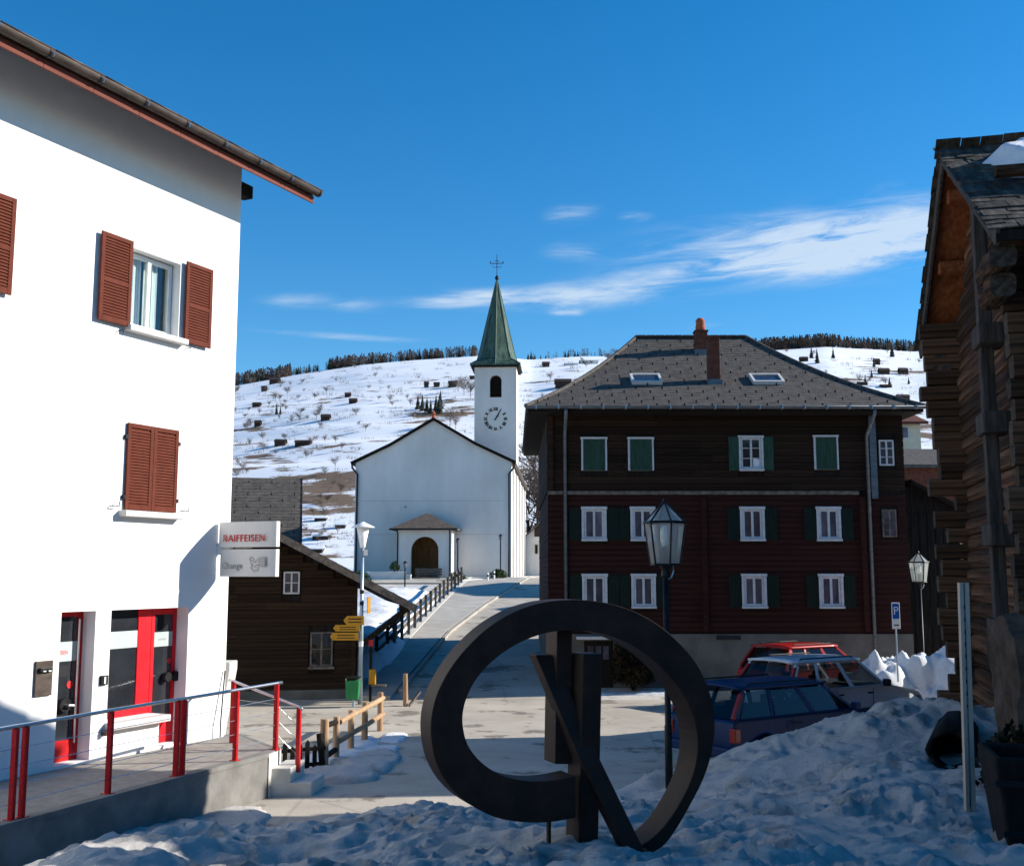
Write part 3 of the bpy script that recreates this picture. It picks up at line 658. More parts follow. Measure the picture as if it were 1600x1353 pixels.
# terrace in front of the bank
D_ = Vector((math.sin(R(26)), math.cos(R(26)), 0)); N_ = Vector((math.cos(R(26)), -math.sin(R(26)), 0)); C_ = Vector(BK_O)
def bl(x, y, z=0): return C_ + D_ * x - N_ * y + Vector((0, 0, z))       # bank-local to world
def ptz(px, py, z):
    d = at(px, py, 10) - Vector((0, 0, CAM_Z)); return Vector((0, 0, CAM_Z)) + d * ((z - CAM_Z) / d.z)
TZ = .66
F_ = ptz(419, 1177, TZ); CN = ptz(438, 1168, TZ); NEAR = bl(-9.2, -2.50, TZ)
def terrace():
    t = thing('terrace_ramp', 'shaded concrete ramp wall and terrace before the bank', 'ramp', (0, 0, 0))
    poly = [bl(-11, .30), bl(.02, .30), bl(.35, -.1), CN, F_, NEAR, bl(-11, -2.7)]
    n = len(poly); top = [(p.x, p.y, TZ - .012) for p in poly]; bot = [(p.x, p.y, -.1) for p in poly]
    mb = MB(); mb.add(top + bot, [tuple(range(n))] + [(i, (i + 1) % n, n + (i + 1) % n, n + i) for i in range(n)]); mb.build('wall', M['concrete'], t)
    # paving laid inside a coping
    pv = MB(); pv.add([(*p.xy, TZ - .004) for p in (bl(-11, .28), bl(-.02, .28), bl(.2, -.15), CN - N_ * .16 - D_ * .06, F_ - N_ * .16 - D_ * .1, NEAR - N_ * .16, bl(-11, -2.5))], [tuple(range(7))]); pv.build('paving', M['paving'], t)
    cp = MB(); w = N_ * -.15
    for a, b in ((NEAR, F_), (F_, CN)):
        cp.add([(*p.xy, z) for z in (TZ - .06, TZ + .008) for p in (a + N_ * .015, b + N_ * .015, b + w, a + w)], [(0, 3, 2, 1), (4, 5, 6, 7), (0, 1, 5, 4), (2, 3, 7, 6), (1, 2, 6, 5), (3, 0, 4, 7)])
    cp.build('coping', M['concrete'], t)
    en = MB(); o_ = N_ * .004 + Vector((.012, 0, 0))
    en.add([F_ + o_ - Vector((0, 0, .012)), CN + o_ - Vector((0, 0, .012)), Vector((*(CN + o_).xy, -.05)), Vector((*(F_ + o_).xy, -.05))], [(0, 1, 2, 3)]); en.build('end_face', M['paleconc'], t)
    for k, (z, ex) in enumerate(((.42, .30), (.20, .62))):
        a = F_ + Vector((.02, .12, 0)); b = CN + Vector((.02, .35, 0)); e = Vector((ex, .04, 0)); z0 = -.05
        s = MB(); s.add([(*p.xy, zz) for zz in (z0, z) for p in (a, a + e, b + e, b)], [(0, 3, 2, 1), (4, 5, 6, 7), (0, 1, 5, 4), (1, 2, 6, 5), (2, 3, 7, 6), (3, 0, 4, 7)]); s.build('step', M['paleconc'], t, bevel=.012)
terrace()
def railing():
    t = thing('railing', 'red posted steel cable railing along the bank terrace', 'railing', (0, 0, 0))
    posts = [(ptz(px, py, TZ), TZ + 1.02) for px, py in ((17, 1281), (33, 1277), (168, 1240), (274, 1212.5), (284, 1210.5), (367, 1188.5), (430, 1171.5))]
    first = bl(-7.3, -2.30, TZ); posts = [(first, TZ + 1.02)] + posts
    W = ptz(362, 1160, TZ); Sx = ptz(465, 1206, .30)
    prev = None; ang = R(64 + 4)
    pm = MB().box(-.022, .022, -.035, .035, 0, 1.0).mesh('post', M['redpost'])
    for p, zt in posts: link('post', pm, t, (p.x, p.y, p.z), (0, 0, ang)); MB().obox((p.x, p.y, p.z + .008), .06, .06, .008, Matrix.Rotation(ang, 3, 'Z')).build('base_plate', M['redpost'], t)
    for p in (W, Sx): link('post', pm, t, (p.x, p.y, p.z), (0, 0, ang), (1, 1, .98))
    rail = [p + Vector((0, 0, 1.02)) for p, _ in posts]
    MB().tube([rail[0] - D_ * 1.5] + rail + [rail[-1] + D_ * .12], .024, 10).build('handrail', M['steel'], t, smooth=True)
    MB().tube([W + Vector((-.1, .1, .985)), W + Vector((0, 0, .98)), Sx + Vector((0, 0, 1.0)), Sx + Vector((.06, -.07, .97))], .022, 10).build('stair_handrail', M['steel'], t, smooth=True)
    for k in range(4):
        h = .18 + k * .20; MB().tube([p + Vector((0, 0, h)) for p, _ in posts], .0045, 5).build('cable', M['steel'], t)
    for k in range(3):
        h = .25 + k * .22; MB().tube([W + Vector((0, 0, h)), posts[-1][0] + Vector((0, 0, h)), Sx + Vector((0, 0, h))], .003, 5).build('cable', M['steel'], t)
railing()

# ------------------------------------------------------------------ logs and planks
def log_mesh(name, h, d, mats, seed, rounding=.35, wob=.012, nseg=6):
    """one squared log of unit length along +x, height h, depth d, slightly crooked; end grain on the caps"""
    rr = random.Random(seed); mb = MB(); n = 12; vs = []
    for i in range(nseg + 1):
        ox, oz = rr.uniform(-wob, wob), rr.uniform(-wob, wob); sc = 1 + rr.uniform(-.05, .05)
        for k in range(n):
            t = 2 * math.pi * (k + .5) / n; c, s = math.cos(t), math.sin(t); p = 2 / (1 + rounding * 1.2)
            e = 1 + (1 - rounding) * .9
            yy = math.copysign(abs(c) ** (1 / e), c) * d / 2 * sc; zz = math.copysign(abs(s) ** (1 / e), s) * h / 2
            j = 1 + rr.uniform(-.06, .06); vs.append((i / nseg, yy * j + ox, zz * (1 if abs(s) > .9 else j) * .985))
    mb.add(vs, [(i * n + k, i * n + (k + 1) % n, (i + 1) * n + (k + 1) % n, (i + 1) * n + k) for i in range(nseg) for k in range(n)])
    mb.cur = 1; mb.f += [tuple(reversed(range(n))), tuple(nseg * n + k for k in range(n))]; mb.m += [1, 1]
    return mb.mesh(name, mats, smooth=False)
def plank_mesh(name, h, th, m_, seed):
    rr = random.Random(seed); mb = MB(); ns = 5; vs = []
    for i in range(ns + 1):
        a, b = rr.uniform(-.006, .006), rr.uniform(-.006, .006); o = rr.uniform(-.004, .004)
        vs += [(i / ns, -th + o, -h / 2 + a), (i / ns, 0, -h / 2 + a), (i / ns, 0, h / 2 + b), (i / ns, -th + o + .006, h / 2 + b - .006)]
    mb.add(vs, [(i * 4 + k, i * 4 + (k + 1) % 4, i * 4 + 4 + (k + 1) % 4, i * 4 + 4 + k) for i in range(ns) for k in range(4)] + [(3, 2, 1, 0), tuple(ns * 4 + k for k in range(4))])
    return mb.mesh(name, m_)
HUT_LOGS = [plank_mesh('log', .212, .05, M['hutlog'], s) for s in range(4)]
HOUSE_LOGS = [plank_mesh('log', .206, .05, M['log'], s + 10) for s in range(4)]
HOUSE_PLANKS = [plank_mesh('plank', .156, .03, M['redplank'], s + 20) for s in range(4)]
def courses(parent, meshes, name, x0, x1, z0, z1, step, y, holes=(), lim=None, seed=1):
    """horizontal logs or planks one above another, broken at openings"""
    rr = random.Random(seed); z = z0 + step / 2; k = 0
    while z < z1 - step * .3:
        segs = [(x0, x1)]
        if lim: segs = [lim(z)]
        for (a, b, c, d) in holes:
            if c < z + step * .42 and d > z - step * .42:
                segs = [s for (p, q) in segs for s in ((p, min(q, a)), (max(p, b), q)) if s[1] - s[0] > .04]
        for p, q in segs:
            if q - p < .05: continue
            cuts = [p, q] if q - p < 2.2 or rr.random() < .35 else [p, p + (q - p) * rr.uniform(.3, .7), q]       # butt joints here and there
            for c0, c1 in zip(cuts, cuts[1:]): link(name, meshes[rr.randrange(len(meshes))], parent, (c0 + .002, y + rr.uniform(-.010, .010), z), None, (c1 - c0 - .004, 1, 1))
        z += step; k += 1

def slates(parent, fn, u0, u1, v0, v1, du, dv, m_, name='slates', jit=.003, clip=None, seed=3, tilt=.005):
    """overlapping slates on a roof surface fn(u, v) -> point (v runs up the slope), all one mesh, plus snow hooks"""
    rr = random.Random(seed); mb = MB(); hk = MB(); nv = int((v1 - v0) / dv); r = 0
    for j in range(nv):
        va = v0 + j * dv; vb = min(va + dv * 1.25, v1 + .001); off = (j % 2) * du / 2; u = u0 - off; i = 0
        while u < u1:
            a, b = max(u, u0) + .003, min(u + du, u1) - .003; u += du; i += 1
            if b - a < .03: continue
            if clip:
                lo, hi = clip((va + vb) / 2); a, b = max(a, lo), min(b, hi)
                if b - a < .03: continue
            P = [Vector(fn(a, va)), Vector(fn(b, va)), Vector(fn(b, vb)), Vector(fn(a, vb))]
            nn = (P[1] - P[0]).cross(P[3] - P[0]).normalized()
            if nn.z < 0: nn = -nn
            l = tilt + rr.uniform(0, jit)
            T = [P[0] + nn * (l + .006), P[1] + nn * (l + .006 + rr.uniform(-jit, jit) * .4), P[2] + nn * .003, P[3] + nn * .003]; Bm = [P[0] + nn * .001, P[1] + nn * .001]
            mb.add(T + Bm, [(0, 1, 2, 3), (0, 4, 5, 1)])
            if j % 2 == 0 and (i + j // 2) % 2 == 0 and rr.random() < .9:
                c = (P[0] + P[1]) / 2 + nn * (l + .01); up = (P[3] - P[0]).normalized(); sd = (P[1] - P[0]).normalized()
                hk.add([c - sd * .018, c + sd * .018, c + sd * .018 + up * .03 + nn * .075, c - sd * .018 + up * .03 + nn * .075, c + up * .10 - sd * .018, c + up * .10 + sd * .018], [(0, 1, 2, 3), (3, 2, 5, 4)])
    o = mb.build(name, m_, parent); o['kind'] = 'stuff'
    h = hk.build('snow_hooks', M['hook'], parent); h['kind'] = 'stuff'
    return o

# ------------------------------------------------------------------ dark log house behind the bank
def log_house():
    Y = 30.0; t = thing('log_house', 'dark log house with low gable behind the bank corner', 'house', (0, 0, 0))
    ax, az_ = -6.54, 4.40; ex, ez = -2.72, 2.40; k = (az_ - ez) / (ex - ax); wl, wr = -8.85, -4.23
    wins = [(-6.25, -5.81, 2.82, 3.43), (-5.49, -4.88, .87, 1.79)]
    def lim(z): 
        h = az_ - .18
        if z < h - k * (wr - ax): return (wl, wr)
        e = max(.03, (h - z) / k); return (max(wl, ax - e), min(wr, ax + e))
    courses(t, HUT_LOGS, 'log', wl, wr, .25, az_ - .2, .215, Y, [(a - .05, b + .05, c - .05, d + .05) for a, b, c, d in wins], lim, 5)
    MB().prism([(wl, -.1), (wr, -.1), (wr, az_ - .01 - k * (wr - ax)), (ax, az_ - .01), (wl, az_ - .01 - k * (ax - wl))], Y + .02, Y + 9, lambda a, b, c: (a, c, b)).build('wall_core', M['darkwood'], t)

    rl = [HUT_LOGS[i % 4] for i in range(9)]
    for i in range(9): link('log', rl[i], t, (wr - .02, Y + .02, .36 + i * .215), (0, 0, R(90)), (8.9, 1, 1))
    MB().box(wl, wr + .06, Y - .10, Y + .01, -.05, .25).build('plinth', M['foundation'], t)
    # roof: two slabs with a verge board
    ys, ye = Y - 1.15, Y + 9.6
    r = MB(); th = .13
    r.prism([(ax, az_), (ex, ez), (ex - .02, ez + th), (ax, az_ + th), (2 * ax - ex + .02, ez + th), (2 * ax - ex, ez)], ys, ye, lambda a, b, c: (a, c, b))
    ro = r.build('roof', M['brownroof'], t)
    for sg in (1, -1):
        e = Vector((ax + sg * (ex - ax), 0, ez)); a = Vector((ax, 0, az_))
        MB().bar((a.x, ys - .02, a.z + .03), (e.x, ys - .02, e.z + .03), .19, .04, (0, 1, 0)).build('verge_board', M['greywood'], ro)
        for q in (.30, .62, .93):
            p = a.lerp(e, q); MB().box(p.x - .07, p.x + .07, ys + .05, Y + .3, p.z - .19, p.z - .01).build('purlin', M['darkwood'], ro)
    slates(ro, lambda u, v: (ex - (ex - ax) * v / 4.3, ys + u, ez + th + .004 + (az_ - ez) * v / 4.3), 0, 10.7, 0, 4.3, .42, .3, M['slate'], 'slates')
    for i, (a, b, c, d) in enumerate(wins):
        casement(t, a, b, c, d, Y - .05, M['offwhite'] if i == 0 else M['greywood'], M['bluepane'] if i == 0 else M['glass'], fw=.045, bars=1, sill=.05 if i else None, curtain=None if i == 0 else [(a + .04, a + .25), (b - .25, b - .04)])
    MB().box(-5.42, -4.95, Y + .05, Y + .4, .9, 1.75).build('room', M['dark'], t)
    # diagonal prop under the overhanging eave
    MB().bar((wr + .02, Y - .05, 1.35), (ex - .25, Y - .55, ez - .02), .12, .14).build('eave_prop', M['darkwood'], t)
    MB().bar((-4.32, Y - .03, .2), (-4.32, Y - .03, 2.6), .10, .12, (0, 1, 0)).build('corner_post', M['hutlog'], t)
    piv = Vector((ax, Y, 0)); t.rotation_euler = (0, 0, R(11)); t.location = piv - Matrix.Rotation(R(11), 3, 'Z') @ piv
    l = MB().lathe([(.0, 0), (.07, 0), (.05, .12), (.025, .16), (.0, .17)], (-8.0, Y - .16, 2.55), 10); l.build('wall_lamp', M['white'], t)
log_house()

def slate_house():
    t = thing('slate_house', 'grey slate roofed house above the dark log house', 'house', (0, 0, 0))
    x0, x1 = -16.5, -7.35; ye, yr = 38.0, 41.4; ze, zr = 4.50, 6.95
    MB().box(x0, x1 - .35, ye + .5, 44.4, 0, 4.75).build('wall', M['hutlog'], t)
    MB().prism([(ye + .5, 4.75), (44.3, 4.75), (yr, zr - .25)], x0, x1 - .38, lambda a, b, c: (c, a, b)).build('gable', M['hutlog'], t)
    r = MB(); r.prism([(ye, ze), (yr, zr), (44.8, ze), (44.8, ze - .14), (yr, zr - .14), (ye, ze - .14)], x0, x1, lambda a, b, c: (c, a, b)); ro = r.build('roof', M['slate'], t)
    sl = math.hypot(yr - ye, zr - ze)
    slates(ro, lambda u, v: (x0 + u, ye + (yr - ye) * v / sl, ze + (zr - ze) * v / sl + .004), 4.5, x1 - x0, 0, sl, .42, .21, M['slate'])
    MB().box(x0, x1 + .02, ye - .03, ye + .02, ze - .20, ze - .02).build('gutter', M['gutter'], ro)
    MB().prism([(ye - .02, ze - .22), (yr, zr - .22), (yr, zr + .02), (ye - .02, ze + .02)], x1, x1 + .05, lambda a, b, c: (c, a, b)).build('verge_board', M['darkwood'], ro)
    piv = Vector((x1, ye, 0)); t.rotation_euler = (0, 0, R(11.5)); t.location = piv - Matrix.Rotation(R(11.5), 3, 'Z') @ piv
slate_house()

# ------------------------------------------------------------------ church
def church():
    t = thing('church', 'white village church with green copper spire and clock tower', 'church', (-5.45, 75.0, 2.9), R(-2.8))
    hw, he, ha, L_ = 5.42, 8.05, 10.98, 25.0
    MB().prism([(-hw, -.3), (hw, -.3), (hw, he), (hw * .55, he + (ha - he) * .40), (0, ha), (-hw * .55, he + (ha - he) * .40), (-hw, he)], 0, L_, lambda a, b, c: (a, c, b)).build('nave_wall', M['church'], t)
    # roof follows the slightly swept gable
    def ring(o, lift): return [(-hw - o, he - .10 + lift), (-hw * .55, he + (ha - he) * .40 + .02 + lift), (0, ha + .03 + lift), (hw * .55, he + (ha - he) * .40 + .02 + lift), (hw + o, he - .10 + lift)]
    lo, hi = ring(.30, .01), ring(.30, .16)
    r = MB(); r.prism(lo + hi[::-1], -.18, L_ + .2, lambda a, b, c: (a, c, b)); ro = r.build('roof', M['brownroof'], t)
    v = MB(); n = 5
    for (a, b) in zip(lo, lo[1:]):
        v.bar((a[0], -.20, a[1] + .06), (b[0], -.20, b[1] + .06), .20, .06, (0, 1, 0))
    v.build('verge', M['darkwood'], ro)
    MB().lathe([(.0, 0), (.14, .02), (.10, .25), (.17, .34), (.05, .5), (.0, .62)], (0, -.1, ha + .12), 8).build('ridge_finial', M['terracotta'], ro)
    for sx in (-1, 1):
        x = sx * (hw + .12)
        MB().tube([(x + sx * .10, -.15, he - .08), (x + sx * .10, L_, he - .08)], .09, 8).build('gutter', M['gutter'], ro)
        MB().tube([(x + sx * .1, -.15, he - .12), (x + sx * .08, -.2, he - .35), (x - sx * .28, -.12, he - .8), (x - sx * .28, -.12, .1)], .07, 8).build('downpipe', M['blackmetal'], t)
    # pilaster strips on the sunlit side
    for k in range(5): MB().box(hw, hw + .14, 1.2 + k * 5.2, 1.9 + k * 5.2, -.2, he - .35).build('buttress', M['church'], t)
    for k in range(4): 
        w = MB().box(hw - .02, hw + .03, 3.6 + k * 5.2, 4.7 + k * 5.2, 3.2, 6.4).build('side_window', M['bluepane'], t)
    for z in (3.1, 5.4): MB().box(-hw + .4, hw - .4, -.006, .0, z, z + .012).build('render_joint', M['foundation'], t)
    MB().lathe([(.0, -.03), (.06, -.03), (.06, .03), (.0, .03)], (-1.9, -.02, 5.0), 8, 'y').build('wall_vent', M['gutter'], t)
    # porch
    px0, px1, py, ph = -2.05, 1.55, -2.6, 3.40
    ax, ar, az_ = -.20, .92, 1.95
    f = MB(); N_a = 14
    def arc(i): q = math.pi * i / N_a; return (ax + ar * math.cos(q), az_ + ar * math.sin(q))
    for yy in (py, py + .35):
        f.quad((px0, yy, -.3), (ax - ar, yy, -.3), (ax - ar, yy, az_), (px0, yy, az_)); f.quad((ax + ar, yy, -.3), (px1, yy, -.3), (px1, yy, az_), (ax + ar, yy, az_))
        for i in range(N_a):
            (xa, za), (xb, zb) = arc(i), arc(i + 1); ta = px1 if i == 0 else xa; tb = px0 if i == N_a - 1 else xb
            f.quad((xb, yy, zb), (xa, yy, za), (ta, yy, ph if i else ph), (tb, yy, ph))
        f.add([(px1, yy, az_), (px1, yy, ph), (ax + ar, yy, az_)], [(0, 1, 2)]); f.add([(px0, yy, az_), (px0, yy, ph), (ax - ar, yy, az_)], [(0, 2, 1)])
    for i in range(N_a): (xa, za), (xb, zb) = arc(i), arc(i + 1); f.quad((xa, py, za), (xb, py, zb), (xb, py + .35, zb), (xa, py + .35, za))
    f.quad((ax - ar, py, -.3), (ax - ar, py + .35, -.3), (ax - ar, py + .35, az_), (ax - ar, py, az_)); f.quad((ax + ar, py + .35, -.3), (ax + ar, py, -.3), (ax + ar, py, az_), (ax + ar, py + .35, az_))
    f.box(px0, px0 + .3, py + .36, -.004, -.3, ph); f.box(px1 - .3, px1, py + .36, -.004, -.3, ph)
    po = f.build('porch', M['church'], t)
    MB().box(px0 + .32, px1 - .32, -.06, -.01, -.25, ph - .1).build('door_wall', M['porchwood'], po)
    for a, b in ((ax - .75, ax - .02), (ax + .02, ax + .75)):
        d = MB().box(a, b, -.12, -.065, -.2, 2.25).build('church_door', M['porchwood'], po, bevel=.01)
    r = MB(); e = .42; cx = (px0 + px1) / 2; zr = ph + 1.05
    r.add([(px0 - e, py - e, ph), (px1 + e, py - e, ph), (px1 + e, -.02, ph), (px0 - e, -.02, ph), (cx - .15, py + 1.35, zr), (cx + .15, py + 1.35, zr), (cx + .15, -.02, zr), (cx - .15, -.02, zr),
           (px0 - e, py - e, ph - .10), (px1 + e, py - e, ph - .10), (px1 + e, -.02, ph - .10), (px0 - e, -.02, ph - .10)],
          [(0, 1, 5, 4), (1, 2, 6, 5), (3, 0, 4, 7), (4, 5, 6, 7), (8, 11, 10, 9), (0, 8, 9, 1), (1, 9, 10, 2), (3, 11, 8, 0), (2, 10, 11, 3, 7, 6)])
    r.build('porch_roof', M['brownroof'], po)
    MB().box(px0 - e - .05, px1 + e + .05, py - e - .08, py - e - .01, ph - .12, ph + .0).build('porch_gutter', M['blackmetal'], po)
    for x in (px0 + .05, px1 - .08): MB().tube([(x, py - e, ph - .1), (x, py - .06, ph - .35), (x, py - .06, -.2)], .045, 6).build('porch_downpipe', M['blackmetal'], po)
    # tower
    tx0, tx1, ty0, ty1, th = 2.08, 5.36, 9.0, 12.3, 16.6
    tw = MB(); ox0, ox1, oz0, oz1 = 3.28, 4.20, 14.05, 15.35; oc = (ox0 + ox1) / 2; orr = (ox1 - ox0) / 2; n = 12
    def oarc(i): q = math.pi * i / n; return (oc + orr * math.cos(q), oz1 + orr * math.sin(q))
    tw.quad((tx0, ty0, 0), (tx1, ty0, 0), (tx1, ty0, oz0), (tx0, ty0, oz0)); tw.quad((tx0, ty0, oz0), (ox0, ty0, oz0), (ox0, ty0, oz1), (tx0, ty0, oz1)); tw.quad((ox1, ty0, oz0), (tx1, ty0, oz0), (tx1, ty0, oz1), (ox1, ty0, oz1))
    for i in range(n):
        (xa, za), (xb, zb) = oarc(i), oarc(i + 1); ta = tx1 if i == 0 else xa; tb = tx0 if i == n - 1 else xb
        tw.quad((xb, ty0, zb), (xa, ty0, za), (ta, ty0, th), (tb, ty0, th)); tw.quad((xa, ty0, za), (xb, ty0, zb), (xb, ty0 + .4, zb), (xa, ty0 + .4, za))
    tw.add([(tx1, ty0, oz1), (tx1, ty0, th), (ox1, ty0, oz1)], [(0, 1, 2)]); tw.add([(tx0, ty0, oz1), (tx0, ty0, th), (ox0, ty0, oz1)], [(0, 2, 1)])
    tw.quad((ox0, ty0, oz0), (ox0, ty0 + .4, oz0), (ox0, ty0 + .4, oz1), (ox0, ty0, oz1)); tw.quad((ox1, ty0 + .4, oz0), (ox1, ty0, oz0), (ox1, ty0, oz1), (ox1, ty0 + .4, oz1)); tw.quad((ox0, ty0, oz0), (ox1, ty0, oz0), (ox1, ty0 + .4, oz0), (ox0, ty0 + .4, oz0))
    for a, b in (((tx1, ty0), (tx1, ty1)), ((tx1, ty1), (tx0, ty1)), ((tx0, ty1), (tx0, ty0))): tw.quad((*a, 0), (*b, 0), (*b, th), (*a, th))
    to = tw.build('tower', M['church'], t)
    MB().box(ox0 - .05, ox1 + .05, ty0 + .42, ty0 + .5, oz0 - .1, oz1 + .6).build('belfry_dark', M['dark'], to)
    for k in range(9): MB().obox((oc, ty0 + .28, oz0 + .12 + k * .19), orr - .02 if k < 7 else orr * .7, .10, .012, Matrix.Rotation(R(38), 3, 'X')).build('louvre_slat', M['hutlog'], to)
    # clock: numerals and hands straight on the render
    cz, cr = 12.35, .80; cl = bpy.data.objects.new('clock', None); COL.objects.link(cl); cl.parent = t; cl.location = (oc, ty0 - .02, cz)
    for k, nm in enumerate(('XII', 'I', 'II', 'III', 'IIII', 'V', 'VI', 'VII', 'VIII', 'IX', 'X', 'XI')):
        a = R(90 - 30 * k); up = Vector((math.cos(a), 0, math.sin(a))); sd = Vector((math.sin(a), 0, -math.cos(a)))
        text_mesh('numeral', nm, .34, M['signblack'], cl, basis(up * (cr - .14), sd, up), .012, align='CENTER', bold=.012, xs=.85)
    def hand(nm, a, l, w): 
        d = Vector((math.sin(a), 0, math.cos(a))); MB().bar(-d * .12 + Vector((0, -.03, 0)), d * l + Vector((0, -.03, 0)), .02, w, (0, 1, 0)).build(nm, M['signblack'], cl)
    def hand2(nm, a, l, w):
        d = Vector((math.sin(a), 0, math.cos(a))); s = Vector((d.z, 0, -d.x)); y_ = Vector((0, -.04, 0))
        MB().add([-d * .15 - s * w * .3 + y_, -d * .15 + s * w * .3 + y_, d * l * .75 + s * w * .5 + y_, d * l + y_, d * l * .75 - s * w * .5 + y_], [(0, 1, 2, 3, 4)]).build(nm, M['signblack'], cl)
    hand2('hour_hand', R(34), .46, .12); hand2('minute_hand', R(30), .80, .085)
    # spire: square eaves turning into an eight sided copper spire
    cx, cy = (tx0 + tx1) / 2, (ty0 + ty1) / 2; h = 1.66
    def rg(rm, rc, z):
        out = []
        for k in range(8):
            a = R(-90 + 45 * k); rr_ = rm if k % 2 == 0 else rc; out.append((cx + rr_ * math.cos(a), cy + rr_ * math.sin(a), z))
        return out
    rings = [rg(1.98, 1.98 * 1.414, th - .04), rg(1.97, 1.97 * 1.414, th + .08), rg(1.62, 1.70, th + .62), rg(1.42, 1.42, th + 1.3), rg(.04, .04, th + 7.3)]
    s = MB(); s.add([p for r_ in rings for p in r_], [(i * 8 + k, i * 8 + (k + 1) % 8, i * 8 + 8 + (k + 1) % 8, i * 8 + 8 + k) for i in range(4) for k in range(8)] + [tuple(range(8))])
    so = s.build('spire', M['copper'], t)
    MB().box(cx - 1.86, cx + 1.86, cy - 1.86, cy + 1.86, th - .16, th - .045).build('cornice', M['darkwood'], t)
    for k in range(8):
        a, b = Vector(rings[2][k]), Vector(rings[4][k]); MB().tube([Vector(rings[1][k]), a, Vector(rings[3][k]), b], .035, 5).build('seam', M['copper'], so)
    z = th + 7.3
    cr_ = MB(); cr_.lathe([(.0, -.1), (.07, -.05), (.17, .10), (.17, .2), (.07, .34), (.0, .4)], (cx, cy, z), 12); cr_.tube([(cx, cy, z + .3), (cx, cy, z + 2.1)], .03, 6)
    cr_.tube([(cx - .5, cy, z + 1.35), (cx + .5, cy, z + 1.35)], .028, 6)
    for q in (-1, 1):
        cr_.tube([(cx + q * .5, cy, z + 1.35), (cx + q * .5, cy, z + 1.52)], .05, 6)
        cr_.tube([(cx, cy, z + 1.1), (cx + q * .25, cy, z + 1.0), (cx + q * .38, cy, z + 1.18)], .018, 5); cr_.tube([(cx, cy, z + 1.62), (cx + q * .2, cy, z + 1.52)], .018, 5)
    cr_.build('spire_cross', M['blackmetal'], so)
church()

